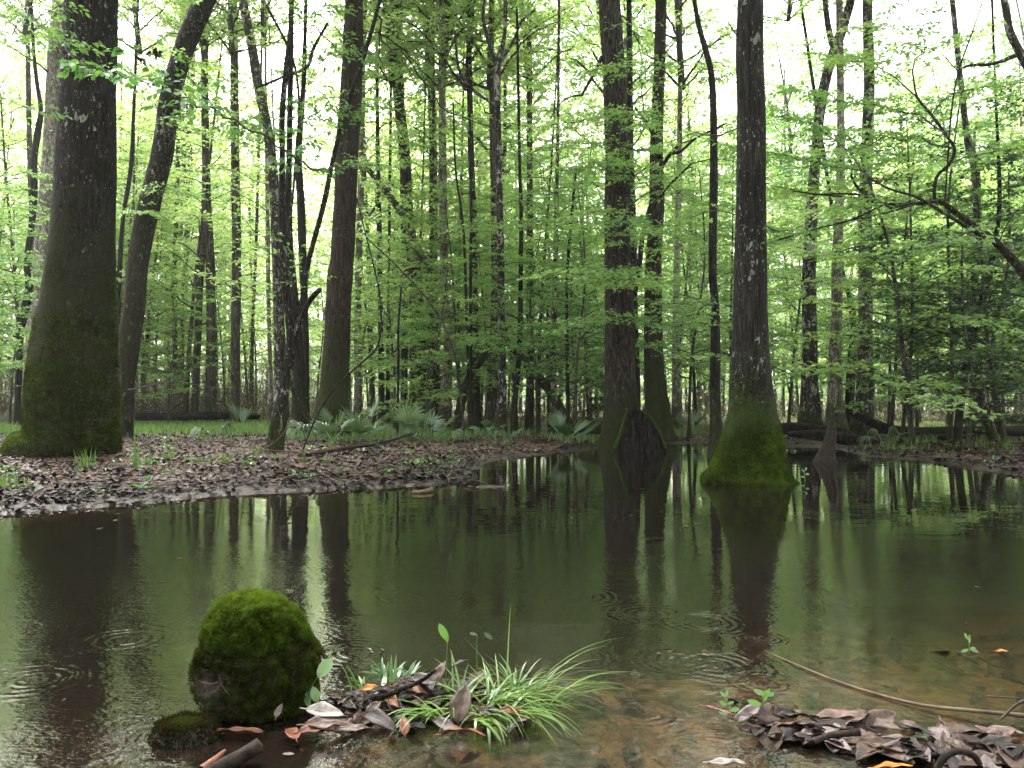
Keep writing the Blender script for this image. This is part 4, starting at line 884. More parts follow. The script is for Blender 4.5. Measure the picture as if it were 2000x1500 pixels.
# leaf litter
def scatter_litter(name, label, n, pxr, Yr, sz, dens=None, sdr=(.0, 99), flat=.25, tilt=.28):
    px = rng.uniform(*pxr, n); Yf = Yr[0] * (Yr[1] / Yr[0]) ** rng.random(n); X = (px - 1000) / F * Yf
    sd = np.minimum(sdf(X, Yf, pool), sdf(X, Yf, far_pool))
    kp = (sd > sdr[0]) & (sd < sdr[1]) & (rng.random(n) < (.3 + .8 * sm(-.4, .4, fbm(X * 1.5, Yf * 1.5, 3))) * np.where(sdr[1] > 50,   .45 + .55 * sm(0, .4, sd + .3 * vn(X * 3, Yf * 3)), 1))
    X, Yf, sd = X[kp], Yf[kp], sd[kp]; n = len(X)
    z = H(X, Yf) + .006 + .02 * rng.random(n)
    a = rng.uniform(0, 6.283, n); D = nrm(np.stack([np.cos(a), np.sin(a), rng.normal(.12, tilt, n)], 1))
    Nn = np.stack([rng.normal(0, tilt, n), rng.normal(0, tilt, n), np.ones(n)], 1); Nn = nrm(Nn - (Nn * D).sum(1, keepdims=True) * D)
    s = sz * rng.uniform(.5, 1.35, n)
    red = .32 * sm(.6, 3, sd) - .12
    mb = MB(); leaves_hi(mb, np.stack([X, Yf, z], 1) - D * s[:, None] * .5, D, Nn, s, s * rng.uniform(.4, .8, n), 0, np.clip(rng.random(n) ** 1.1 * .85 + red + .15 * vn(X * .8, Yf * .8), 0, 1), curl=rng.normal(.05, .25, n), fold=.22)
    o = mb.obj(name, [M['litter']]); return tag(o, label, 'leaf litter', kind='stuff')
scatter_litter('leaf_litter', 'wet brown fallen leaves covering the mud banks', 92000, (-120, 2120), (7.0, 24), .082, sdr=(-.10, 99), tilt=.15)
# broken bits matted on the two heaps in front
n = 16000; X = rng.uniform(-.75, 1.75, n); Yf = rng.uniform(2.02, 2.95, n); z = H(X, Yf); kp = z > -.004 + .01 * rng.random(n)
X, Yf, z = X[kp], Yf[kp], z[kp]; n = len(X); a = rng.uniform(0, 6.283, n); D = nrm(np.stack([np.cos(a), np.sin(a), rng.normal(0, .2, n)], 1)); Nn = np.stack([rng.normal(0, .25, n), rng.normal(0, .25, n), np.ones(n)], 1); Nn = nrm(Nn - (Nn * D).sum(1, keepdims=True) * D)
mb = MB(); k = n * 3 // 4; s = rng.uniform(.008, .034, n)
leaves_hi(mb, np.stack([X, Yf, z + .004], 1)[:k], D[:k], Nn[:k], s[:k], s[:k] * rng.uniform(.4, .8, k), 0, rng.random(k) ** 1.6 * .75, curl=rng.normal(0, .2, k), fold=.15)
s2 = rng.uniform(.02, .07, n - k)[:, None]; c0_ = np.stack([X, Yf, z + .007], 1)[k:]; tubes(mb, np.stack([c0_ - D[k:] * s2 * .5, c0_ + rng.normal(0, .002, (n - k, 3)), c0_ + D[k:] * s2 * .5], 1)[:500], np.full((min(500, n - k), 3), .0011), 3, 0)
tag(mb.obj('leaf_debris', [M['litter']]), 'crumbs of decayed leaf and twig matted on the near heaps', 'debris', kind='stuff')
# fine bare twigs strewn over the leaf banks
n = 1500; px = rng.uniform(-60, 2060, n); Yf = rng.uniform(7.5, 20, n); X = (px - 1000) / F * Yf; sd = sdf(X, Yf, pool); kp = sd > -.02; X, Yf = X[kp], Yf[kp]; n = len(X)
a = rng.uniform(0, 6.283, n); L = rng.uniform(.08, .55, n); dx, dy = np.cos(a) * L, np.sin(a) * L
Pn = np.stack([np.stack([X + dx * t, Yf + dy * t, H(X + dx * t, Yf + dy * t) + .03], 1) for t in (0, .35, .7, 1)], 1) + rng.normal(0, .012, (n, 4, 3))
mb = MB(); tubes(mb, Pn, rng.uniform(.0025, .006, n)[:, None] * np.linspace(1, .5, 4)[None], 4, 0)
tag(mb.obj('fallen_twigs', [M['twig']]), 'fine dark twigs strewn over the leaf banks', 'twigs', kind='stuff')
# specks and little leaves afloat
n = 900; X = rng.uniform(-9, 9, n); Yf = 2.2 * (6.5) ** rng.random(n); sd = sdf(X, Yf, pool) + .5 * vn(X * .7, Yf * .7); kp = (sd < -.1) & ((sd > -1.2) | (rng.random(n) < .22)); X, Yf = X[kp], Yf[kp]; n = len(X)
a = rng.uniform(0, 6.283, n); D = np.stack([np.cos(a), np.sin(a), np.zeros(n)], 1); Nn = np.tile([0, 0, 1.], (n, 1)); s = rng.uniform(.01, .055, n) * np.where(Yf > 6, 1.6, .7)
mb = MB(); leaves_hi(mb, np.stack([X, Yf, np.full(n, .004)], 1), D, Nn, s, s * rng.uniform(.3, .6, n), 0, rng.random(n), curl=-.03, fold=.05)
tag(mb.obj('floating_debris', [M['litter']]), 'specks and small dead leaves drifting on the water', 'debris', kind='stuff')
# little green sprouts across the leaf banks
n = 420; px = rng.uniform(-60, 2060, n); Yf = rng.uniform(8, 18, n); X = (px - 1000) / F * Yf; sd = sdf(X, Yf, pool); kp = (sd > .3) & (fbm(X * .6, Yf * .6, 9) > -.1); X, Yf = X[kp], Yf[kp]
mb = MB(); m = 7; Xs = np.repeat(X, m) + rng.normal(0, .03, len(X) * m); Ys = np.repeat(Yf, m) + rng.normal(0, .03, len(X) * m); n = len(Xs); a = rng.uniform(0, 6.28, n)
D = nrm(np.stack([np.cos(a), np.sin(a), rng.uniform(.2, 1.6, n)], 1)); Nn = nrm(rng.normal(0, .4, (n, 3)) + [0, 0, 1]); Nn = nrm(Nn - (Nn * D).sum(1, keepdims=True) * D); s = rng.uniform(.04, .11, n)
leaves_hi(mb, np.stack([Xs, Ys, H(Xs, Ys) + .01], 1), D, Nn, s, s * rng.uniform(.25, .55, n), 0, rng.random(n), curl=.3)
tag(mb.obj('green_sprouts', [M['leaf_near']]), 'scattered small green sprouts poking through the leaf litter', 'sprouts', kind='stuff')
scatter_litter('sunken_leaves', 'sunken brown leaves on the bottom of the shallow water in front', 900, (500, 2100), (1.9, 3.8), .085, sdr=(-99, -.2), tilt=.1)

# ---------------------------------------------------------------- moss covered cypress knee
def knee():
    c0 = G0(470, 1408); c0[1] += .14; s = 1 / F * c0[1]
    prof = np.array([[-.12, 92], [0, 100], [.10, 116], [.25, 127], [.40, 124], [.50, 118], [.58, 107], [.65, 97], [.72, 92], [.82, 84], [.91, 62], [.97, 38], [1.0, 2]])
    offs = np.array([[-.12, 16], [0, 14], [.10, 6], [.25, 2], [.40, 4], [.52, 2], [.62, -2], [.72, -4], [.82, -6], [.91, -10], [1.0, -14]])
    Hh = 1 - (1163 - HZ) / F * (c0[1] + .02); ns, nz = 96, 80
    t = np.concatenate([np.linspace(-.12, .8, 50), .8 + .2 * np.sin(np.linspace(0, math.pi / 2, 31)[1:])]); nz = len(t)
    r = np.interp(t, prof[:, 0], prof[:, 1]) * s * .93; ox = np.interp(t, offs[:, 0], offs[:, 1]) * s
    r = np.where(t > .9, np.sqrt(np.maximum(1 - ((t - .82) / .18) ** 2, 0)) * 80 * s * .93, r)
    th = np.linspace(0, 2 * math.pi, ns, endpoint=False)
    TT, HH_ = np.meshgrid(t, th, indexing='ij')
    rr = r[:, None] * (1 + .05 * vn(np.cos(HH_) * 1.5, np.sin(HH_) * 1.5, TT * 4) + .045 * vn(np.cos(HH_) * 4, np.sin(HH_) * 4, TT * 9))
    # shoulder fold under the cap and the hollow at the lower left front
    def dab(cx, cz, w, h): 
        da = np.angle(np.exp(1j * (HH_ - cx))); return np.exp(-((da / w) ** 2 + ((TT - cz) / h) ** 2))
    F0 = -math.pi / 2
    rr -= r[:, None] * (.55 * dab(F0 - .55, .36, .17, .055) + .16 * dab(F0 - .5, .47, .5, .05) + .16 * dab(F0 + .75, .72, .35, .12) + .16 * dab(F0 + .0, .58, .9, .04) + .12 * dab(F0 + .75, .3, .08, .3)) 
    rr += r[:, None] * (.06 * dab(F0 - .2, .70, .9, .05) + .05 * dab(F0 + .5, .3, .5, .15) + .02 * dab(F0 - .85, .28, .14, .2))
    Xk = c0[0] + ox[:, None] + np.cos(HH_) * rr; Yk = c0[1] + np.sin(HH_) * rr * .92; Zk = TT * Hh
    V = np.stack([Xk, Yk, Zk], -1)
    root = empty('cypress_knee', (c0[0], c0[1], 0), 'rounded cypress knee capped with bright green moss standing in the near water', 'cypress knee')
    mb = MB(); idx = np.arange(nz * ns).reshape(nz, ns)
    q = np.stack([idx[:-1], np.roll(idx[:-1], -1, 1), np.roll(idx[1:], -1, 1), idx[1:]], -1).reshape(-1, 4)
    mb.add(V.reshape(-1, 3), q); mb.obj('wood', [M['kneewood']], root, (c0[0], c0[1], 0))
    # moss blades
    du = np.gradient(V, axis=1); dv_ = np.gradient(V, axis=0); Nn = nrm(np.cross(du, dv_))
    n = 130000
    pt = rng.random(n); 
    i = np.clip(np.interp(pt, (t - t[0]) / (1 - t[0]), np.arange(nz)), 0, nz - 1.01); j = rng.random(n) * ns
    ii, jj = i.astype(int), j.astype(int) % ns; f = (i - ii)[:, None]; g = (j - j.astype(int))[:, None]
    Cp = (V[ii, jj] * (1 - g) + V[ii, (jj + 1) % ns] * g) * (1 - f) + (V[ii + 1, jj] * (1 - g) + V[ii + 1, (jj + 1) % ns] * g) * f
    nn = Nn[ii, jj]; tz = Cp[:, 2] / Hh; al = th[jj]
    hol = np.exp(-((np.angle(np.exp(1j * (al - (F0 - .55)))) / .26) ** 2 + ((tz - .36) / .085) ** 2))
    pat = fbm(Cp[:, 0] * 9, Cp[:, 1] * 9, Cp[:, 2] * 9)
    low = .94 * sm(.44, .16, tz + .42 * pat + .14 * np.cos(al - (F0 + .9)) - .03)
    fold = np.exp(-((tz - .60 - .02 * np.cos(al)) / .035) ** 2) * (np.cos(al - F0) > -.2) * .8
    kp = (rng.random(n) > low * .97) & (hol < .35) & (rng.random(n) > fold * .6); Cp, nn, tz, pat, al = Cp[kp], nn[kp], tz[kp], pat[kp], al[kp]; n = len(Cp)
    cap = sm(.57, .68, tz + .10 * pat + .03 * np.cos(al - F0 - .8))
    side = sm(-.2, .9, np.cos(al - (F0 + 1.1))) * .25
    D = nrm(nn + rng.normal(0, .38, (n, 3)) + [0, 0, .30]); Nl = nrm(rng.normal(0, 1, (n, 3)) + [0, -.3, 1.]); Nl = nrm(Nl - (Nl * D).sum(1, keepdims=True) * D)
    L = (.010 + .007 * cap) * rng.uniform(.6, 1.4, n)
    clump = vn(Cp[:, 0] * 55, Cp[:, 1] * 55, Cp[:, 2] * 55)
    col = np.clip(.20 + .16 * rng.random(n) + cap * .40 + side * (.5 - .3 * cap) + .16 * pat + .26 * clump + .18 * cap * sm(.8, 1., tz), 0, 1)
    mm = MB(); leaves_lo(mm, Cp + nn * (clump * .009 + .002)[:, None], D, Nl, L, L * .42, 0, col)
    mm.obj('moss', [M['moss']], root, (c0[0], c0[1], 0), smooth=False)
    # dead twig hooked out of the hollow
    def lp(px, py, dy=0): return P(px, py, c0[1] - 127 * s * .95 + dy)
    mt = MB()
    for pts in ([(395,1332),(410,1336),(428,1332)], [(428,1318),(431,1330),(438,1345),(447,1356)]):
        c = catmull(np.array([lp(*p) for p in pts]), 8); tube(mt, c, np.linspace(.0022, .0012, 8), 5, 0)
    mt.obj('twig', [M['twig_pale']], root, (c0[0], c0[1], 0))
    return c0
M['kneewood'] = plain_mat('wet mossy wood', (.010, .008, .006), .7, (.070, .054, .038), 38, .012, .15)
KN = knee()

# ---------------------------------------------------------------- fallen leaves lying on their own
def fallen(px, py, L, az, mat, label=None, group=None, z=None, tilt=.15, roll=0., wr=.45, curl=.15, cat='fallen leaf', fold=.18, name='fallen_leaf', stalk=True):
    g = G(px, py) if z is None else G0(px, py, z)
    if z is None and g[2] < 0: g = G0(px, py, .004)
    a = math.radians(az); D = np.array([math.cos(a), math.sin(a), tilt]); D /= np.linalg.norm(D)
    Nn = np.array([math.sin(roll) * -math.sin(a), math.sin(roll) * math.cos(a), math.cos(roll)]); Nn = Nn - (Nn @ D) * D; Nn /= np.linalg.norm(Nn)
    B = np.cross(Nn, D); mb = MB(); nu, nv = 12, 6
    u = np.linspace(0, 1, nu + 1); v = np.linspace(-1, 1, nv + 1)
    w = np.sin(math.pi * np.clip(u, 0, 1) ** .85) ** .8 * (1 - .25 * u); w[0] = .03; w[-1] = .02
    U, Vv = np.meshgrid(u, v, indexing='ij'); ph = rng.random() * 10
    wav = .05 * vn(U * 4 + ph, Vv * 2 + ph, ph) * L + .02 * np.sin(U * 14 + Vv * 2 + ph) * np.abs(Vv) * L
    Z = fold * np.abs(Vv) * w[:, None] * L * wr - curl * L * (U - .3) ** 2 + wav
    o = g + np.array([0, 0, .012]) + (-D * L * .5)
    V3 = o + D * (U * L)[..., None] + B * (Vv * w[:, None] * L * wr * .5 * (1 + .06 * vn(U * 9 + ph, Vv)))[..., None] + Nn * Z[..., None]
    idx = np.arange((nu + 1) * (nv + 1)).reshape(nu + 1, nv + 1)
    q = np.stack([idx[:-1, :-1], idx[:-1, 1:], idx[1:, 1:], idx[1:, :-1]], -1).reshape(-1, 4)
    mb.add(V3.reshape(-1, 3), q)
    if stalk:
        mid = V3[:, nv // 2]; c = np.vstack([mid[0] - D * L * .16, mid[:9]]) + Nn * .0006; tube(mb, c, np.linspace(.0016, .0006, len(c)), 4, 0)
    ob = mb.obj(name, [M[mat]], None, tuple(g))
    md = ob.modifiers.new('thickness', 'SOLIDIFY'); md.thickness = .0006
    return tag(ob, label, cat, group)
GL = 'single fallen leaves in front'
for a in [(902,1382,.125,78,'l_brown','large dull brown leaf propped upright against the green sedge',.055,.9,0.,.62,.05),
          (905,1437,.13,2,'l_rust','shiny rust-red folded leaf at the waterline below the upright brown leaf',.02,.05,.3,.45,.25),
          (722,1350,.055,10,'l_orange','small bright orange leaf between the knee and the sedge',.07,.2,-.5,.5,.1),
          (755,1345,.045,160,'l_rust','small pinkish-red leaf touching the bright orange leaf',.07,.2,-.4,.5,.1),
          (635,1398,.13,-14,'l_pale','long silvery white leaf just right of the mossy knee',.05,-.05,-.5,.42,.05),
          (466,1436,.15,-4,'l_rust','long narrow rust-brown leaf floating right of the small moss mound',.008,0,0,.2,.02),
          (828,1335,.09,-20,'l_grey','grey rounded leaf behind the bright orange leaf',.09,-.1,-.6,.5,.1),
          (860,1318,.09,70,'l_brown','dark brown pointed leaf standing behind the grey rounded leaf',.09,.8,0,.5,.2),
          (745,1415,.14,-35,'l_dark','dark purple-brown leaf curled like a boat left of the sedge',.04,-.1,-.3,.4,.3),
          (730,1390,.075,60,'l_brown','oval brown leaf leaning above the dark boat-curled leaf',.05,.4,-.3,.5,.2),
          (640,1420,.14,5,'l_pink','tan folded leaf half under the silvery white leaf',.03,0,-.3,.4,.1),
          (615,1432,.10,25,'l_rust','orange-brown crumpled leaf below the silvery white leaf',.02,0,-.2,.5,.3),
          (690,1430,.11,2,'l_pink','pinkish-tan flat leaf by the water below the boat-curled leaf',.02,0,-.3,.35,.05),
          (570,1440,.10,120,'l_rust','dark rusty sunken-edged leaf nearest the knee foot',.015,0,0,.5,.1),
          (545,1395,.05,80,'l_grey','small blue-grey leaf hanging at the right foot of the knee',.04,.8,0,.5,.1),
          (1000,1395,.10,8,'l_rust','red-brown leaf right of the sedge stems',.03,0,-.3,.35,.2),
          (1035,1410,.09,20,'l_pink','pale reddish leaf farthest right beside the sedge',.02,0,-.2,.4,.2),
          (965,1398,.08,-15,'l_dark','crumpled blackish leaf right of the upright brown leaf',.03,0,-.3,.5,.3),
          (790,1425,.07,100,'l_rust','small red-brown leaf standing below the sedge',.03,.6,0,.5,.2),
          (900,1300,.06,30,'l_dark','black curled leaf caught high behind the sedge',.12,.3,0,.4,.2),
          (1405,1395,.10,-38,'l_rust','narrow reddish leaf tip jutting from the left end of the right leaf heap',.02,0,0,.22,.1),
          (1960,1278,.055,5,'l_orange','small orange leaf floating near the right edge',.008,0,0,.5,.05),
          (1420,1498,.10,0,'l_pale','pale mauve leaf awash at the bottom edge of the water',.008,0,0,.35,.05),
          (1745,1505,.11,10,'l_orange','orange-red narrow leaf at the bottom of the right leaf heap',.07,0,0,.2,.1)]:
    fallen(a[0], a[1], a[2], a[3], a[4], a[5], GL, z=a[6], tilt=a[7], roll=a[8], wr=a[9], curl=a[10])
mats = ['l_brown', 'l_dark', 'l_grey', 'l_rust', 'l_pink', 'l_dark', 'l_brown']
for i in range(46):
    t = rng.random(); px = 600 + 440 * t; py = 1405 + rng.uniform(-45, 32) - 10 * t
    fallen(px, py, rng.uniform(.05, .12), rng.uniform(0, 360), mats[i % 7], 'wet brown fallen leaf packed in the heap around the green sedge', 'leaves heaped around the sedge', tilt=rng.normal(.05, .16), roll=rng.normal(-.15, .28), wr=rng.uniform(.35, .65), curl=rng.uniform(-.1, .3), stalk=False)
for i in range(100):
    t = rng.random() ** .85; px = 1450 + 540 * t; py = 1405 + 62 * t + rng.uniform(-26, 52) * (.6 + .6 * t)
    fallen(px, py, rng.uniform(.05, .16), rng.uniform(-60, 80) + 180 * (i % 2), ['l_brown', 'l_grey', 'l_dark', 'l_dark', 'l_brown', 'l_pink', 'l_brown'][i % 7], 'large wet grey-brown leaf matted in the heap at bottom right', 'leaves matted in the right heap', tilt=rng.normal(.04, .17), roll=rng.normal(-.15, .30), wr=rng.uniform(.28, .62), curl=rng.uniform(-.15, .35), stalk=False)

# ---------------------------------------------------------------- sedge, weeds, saplings in front
def sedge(name, label, spots, mat='grass', cat='sedge', group=None):
    g0 = G(spots[0][0], spots[0][1]); mb = MB()
    for px, py, n, L, az, spread, lean, r, w in spots:
        n = max(3, int(n * .75))
        g = G0(px, py, .025); a = np.radians(az + rng.normal(0, spread, n))
        blades(mb, g[0] + rng.normal(0, .02, n), g[1] + rng.normal(0, .018, n), np.full(n, max(g[2], .0) - .005), L * .74 * rng.uniform(.45, 1.15, n), rng.uniform(.005, .0095, n) * w, lean * rng.uniform(.5, 1.15, n), 0, np.where(rng.random(n) < .1, 1, np.clip(r + rng.normal(0, .18, n), 0, .9)), 7, a, rng.uniform(.1, 1.15, n)[:, None] if lean < 1.4 else rng.uniform(.6, 1.35, n)[:, None])
    return tag(mb.obj(name, [M[mat]], None, tuple(g0)), label, cat, group)
sedge('sedge_clump', 'bright green arching sedge clump in front of the pool center', [(960,1370,60,.32,20,60,1.5,.6,1),(1010,1365,50,.30,15,60,1.6,.55,1),(920,1385,45,.26,170,35,1.9,.75,1),(850,1395,42,.24,190,40,1.7,.7,1.1),(900,1372,30,.30,60,90,1.0,.45,1),(1000,1390,38,.34,-15,25,1.9,.5,1),(940,1400,26,.26,-35,22,2.0,.7,1.4),(980,1350,10,.36,90,90,.5,.7,1),(1010,1350,40,.20,60,90,1.1,.25,1)])
sedge('sedge_trail', 'long thin green sedge blades trailing right over the water', [(1070,1365,16,.42,6,14,1.45,.45,.8),(1050,1345,14,.46,16,12,1.4,.3,.7),(1090,1375,8,.55,0,10,1.45,.6,.7)])
sedge('grass_tuft', 'short broad-bladed green tuft left of the sedge clump', [(770,1330,22,.13,90,80,.9,.35,1.8),(745,1318,16,.10,140,60,1.1,.3,1.6),(800,1325,12,.12,40,60,1.0,.35,1.6)], cat='grass tuft')
sedge('grass_tuft', 'few-bladed green sprig beside the bright orange leaf', [(695,1345,6,.14,110,60,.7,.4,2),(700,1340,4,.10,180,20,1.2,.4,2)], cat='grass tuft')

def plant(name, label, stem_px, leaves, r=.0022, mat='leaf_near', cat='plant', group=None, Y0=None, z0=None, wr=.5):
    b0 = G0(stem_px[0][0], stem_px[0][1], 0. if z0 is None else z0); Y = b0[1]
    org = tuple(b0); root = empty(name, org, label, cat, group)
    c = catmull(np.array([P(px, py, Y) for px, py in stem_px]), 10); ms = MB(); tube(ms, c, np.linspace(r, r * .5, 10), 5, 0); ms.obj('stem', [M['grass']], root, org)
    for i, (px, py, dx, dy, L) in enumerate(leaves):
        D = nrm(np.array([[dx, rng.normal(0, .25), -dy]], float)); Nn = np.array([[0, -.9, .45]]) + rng.normal(0, .15, (1, 3)); Nn = nrm(Nn - (Nn * D).sum() * D)
        ml = MB(); leaves_hi(ml, P(px, py, Y)[None], D, Nn, np.array([L]), np.array([L * wr]), 0, np.array([.55 + .3 * rng.random()]), curl=.12, fold=.12, prof=(.7, 1.0, .8)); ml.obj('leaf', [M[mat]], root, org)
plant('seedling', 'green seedling with one big oval leaf right of the mossy knee', [(607,1392),(606,1350),(615,1330),(626,1315)], [(620,1325,.55,-.8,.078),(600,1352,-.6,.2,.04),(610,1340,.35,.7,.055),(605,1345,-.1,.9,.05),(600,1355,.2,.9,.04)], wr=.55)
plant('seedling', 'lone upright leaf on a thin stalk rising behind the sedge', [(872,1345),(872,1290),(874,1255)], [(876,1252,-.55,-.95,.07),(874,1256,-.1,-.7,.03)], wr=.4)
plant('seedling', 'small dark two-leaved shoot behind the sedge at pool center', [(932,1330),(931,1260),(932,1240)], [(932,1240,-.9,-.2,.03),(945,1235,.8,.5,.04)], mat='leaf_dark', wr=.4)
plant('water_weed', 'lone little green water weed near the right side of the pool', [(1893,1275),(1892,1258),(1890,1245)], [(1892,1268,-.9,.25,.035),(1892,1266,.9,.3,.04),(1893,1268,.9,-.1,.035),(1892,1258,.3,-.9,.035),(1890,1250,-.3,-.9,.03),(1890,1247,.4,-.8,.02)], wr=.35)
plant('water_weed', 'pale green weed left of the tip of the right leaf heap', [(1424,1400),(1420,1380),(1418,1360)], [(1424,1392,-.9,-.1,.035),(1424,1388,.9,-.2,.035),(1420,1378,-.8,-.5,.03),(1420,1375,.9,-.3,.025),(1418,1362,.3,-.9,.025),(1418,1362,-.6,-.6,.025)], wr=.4)
plant('water_weed', 'bright green weed growing on top of the leaf heap tip', [(1490,1388),(1490,1370),(1495,1355)], [(1488,1378,-.9,-.35,.05),(1492,1372,.2,-.9,.04),(1495,1358,-.9,-.4,.04),(1495,1358,.9,-.1,.035),(1496,1356,.4,-.9,.025)], wr=.4, z0=.03)
plant('water_weed', 'small lobed sprig beside the mossy skirt of the tupelo', [(1572,940),(1571,925),(1573,915)], [(1572,932,-.8,-.1,.05),(1573,927,.9,-.2,.06),(1573,919,.5,-.8,.05),(1571,922,-.6,-.7,.045)], wr=.5, r=.006)

# small mossy mound left of the knee
mb = MB(); n = 14000; cx, cyy = MC[0], MC[1]; a = rng.uniform(0, 6.28, n); rr = np.sqrt(rng.random(n)); X = cx + .16 * rr * np.cos(a); Yf = cyy + .12 * rr * np.sin(a); z = H(X, Yf)
D = nrm(rng.normal(0, .5, (n, 3)) + [0, 0, 1]); Nn = nrm(rng.normal(0, 1, (n, 3))); Nn = nrm(Nn - (Nn * D).sum(1, keepdims=True) * D)
leaves_lo(mb, np.stack([X, Yf, z - .004], 1), D, Nn, rng.uniform(.006, .016, n), rng.uniform(.003, .006, n), 0, np.clip(rng.random(n) * .3 + .25 * (rr < .3), 0, 1))
tag(mb.obj('moss_mound', [M['moss']], None, (cx, cyy, 0)), 'small dark moss mound in the water left of the knee foot', 'moss mound')

# ---------------------------------------------------------------- sticks, logs, stumps
def stick(name, label, pts, rad, mat='twig', cat='stick', group=None, ns=7, forks=(), rough=.05, n=16, moss=None):
    """pts: (px, py, z or None for resting on the ground) traced on the ground plane"""
    def w(p):
        return G0(p[0], p[1], p[2]) if p[2] is not None else G(p[0], p[1]) + np.array([0, 0, rad[0] * .7])
    Wp = np.array([w(p) for p in pts]); org = tuple(Wp[0]); mb = MB()
    c = catmull(Wp, n); tube(mb, c, np.linspace(rad[0], rad[1], n), ns, 0, rough)
    for fk in forks:
        f = catmull(np.array([w(p) for p in fk]), 8); tube(mb, f, np.linspace(rad[1] * .8, rad[1] * .4, 8), 5, 0, rough)
    return tag(mb.obj(name, [M[mat]], None, org), label, cat, group)
def upstick(name, label, pts, Y, rad, mat='twig', forks=(), cat='branch', group=None, ns=6, n=20):
    Wp = np.array([P(p[0], p[1], Y + (p[2] if len(p) > 2 else 0)) for p in pts]); mb = MB(); org = tuple(Wp[0])
    tube(mb, catmull(Wp, n), np.linspace(rad[0], rad[1], n), ns, 0, .06)
    for fk in forks:
        f = catmull(np.array([P(p[0], p[1], Y + (p[2] if len(p) > 2 else 0)) for p in fk]), 10); tube(mb, f, np.linspace(rad[1], rad[1] * .35, 10), 5, 0, .06)
    return tag(mb.obj(name, [M[mat]], None, org), label, cat, group)
stick('cut_stick', 'sawn-off dark stick in the water at the bottom left', [(400,1512,.012),(440,1492,.02),(475,1475,.03),(508,1455,.05)], (.017, .021), 'log', ns=12)
stick('bark_strip', 'curled reddish bark strip beside the sawn-off stick', [(395,1505,.02),(415,1488,.03),(440,1465,.04)], (.016, .004), 'l_rust', cat='bark')
stick('fallen_branch', 'long pale branch half sunk, running to the right edge', [(1492,1270,-.01),(1520,1283,.0),(1560,1300,.006),(1620,1325,.006),(1700,1352,.006),(1800,1377,.01),(1900,1388,.02),(2000,1398,.035),(2120,1415,.06)], (.002, .008), 'twig_pale', ns=8, n=30)
stick('fallen_branch', 'dark forked twig over the sunken branch at the right edge', [(1955,1405,.02),(1975,1385,.05),(2000,1368,.08),(2060,1350,.1)], (.004, .004), 'twig', forks=[[(1930,1360,.05),(1970,1362,.06),(2020,1364,.07)]])
stick('fallen_stick', 'curved brown stick lying in the middle of the right leaf heap', [(1590,1448,.055),(1620,1436,.075),(1655,1432,.085),(1680,1430,.09)], (.008, .010), 'log')
stick('fallen_stick', 'hooked dark root arching at the bottom right corner', [(1830,1500,.03),(1848,1476,.07),(1875,1466,.085),(1900,1475,.07),(1912,1490,.04)], (.010, .009), 'log')
stick('fallen_stick', 'black stick poking out of the leaves beside the grey rounded leaf', [(745,1362,.07),(775,1350,.09),(800,1340,.10),(830,1325,.12),(850,1308,.14)], (.008, .006), 'burnt')
stick('fallen_stick', 'floating bare stick in the water off the left bank', [(805,962,.01),(825,961,.015),(843,957,.02)], (.02, .035), 'twig_pale', ns=7)
# branch pile on the left bank
stick('fallen_branch', 'mossy fallen branch lying across the leaf litter in front of the palmettos', [(600,892,None),(650,880,.18),(700,872,.22),(730,868,.22),(770,858,.26),(812,845,.34)], (.035, .03), 'log', ns=9, forks=[[(735,868,.22),(760,885,.1),(790,900,.1),(815,912,.05)], [(800,850,.3),(830,865,.25),(850,895,.08)]])
upstick('fallen_branch', 'bleached curved branch arching left over the base of the forked tree', [(470,905),(500,880),(530,868),(552,848),(560,835),(566,815)], 13.2, (.007, .010), 'twig_pale', forks=[[(566,815),(600,835),(640,862),(665,885)]])
upstick('fallen_branch', 'thin grey stick reaching left along the leaf litter', [(470,872),(530,880),(580,882),(620,890)], 13.0, (.008, .006), 'twig_pale')
upstick('dead_branch', 'mossy dead limb propped against the brown speckled trunk', [(606,825),(590,795),(575,770),(566,745),(560,735)], 17.5, (.06, .05), 'bark_lean', ns=8)
upstick('dead_branch', 'broken stub of branch left of the forked tree', [(552,720),(542,712),(535,706)], 13.8, (.04, .03), 'bark_lean')
upstick('dead_branch', 'bare drooping branch above the brown thicket on the left', [(250,762,0),(300,752,0),(340,745,0),(400,755,0),(455,760,0),(500,762)], 17, (.018, .005), 'twig', forks=[[(300,752),(330,790),(370,800)], [(330,746),(350,720),(380,690)], [(400,755),(430,790),(460,820)]])
upstick('dead_branch', 'bare arched branch rising out of the green grass on the left', [(320,815),(350,790),(390,775),(430,785),(460,805),(480,822)], 22, (.02, .016), 'bark_dark', forks=[[(390,775),(420,800),(440,822)], [(430,785),(440,770),(452,762)], [(350,790),(372,812),(385,826)]])
upstick('dead_branch', 'bare twiggy debris islet stick in the water off the bank point', [(905,945),(925,938),(955,948),(985,950),(1005,952)], 9.6, (.012, .008), 'twig', forks=[[(925,938),(926,928),(930,918)], [(985,950),(996,938),(1002,925)], [(915,945),(912,955),(915,965)]])
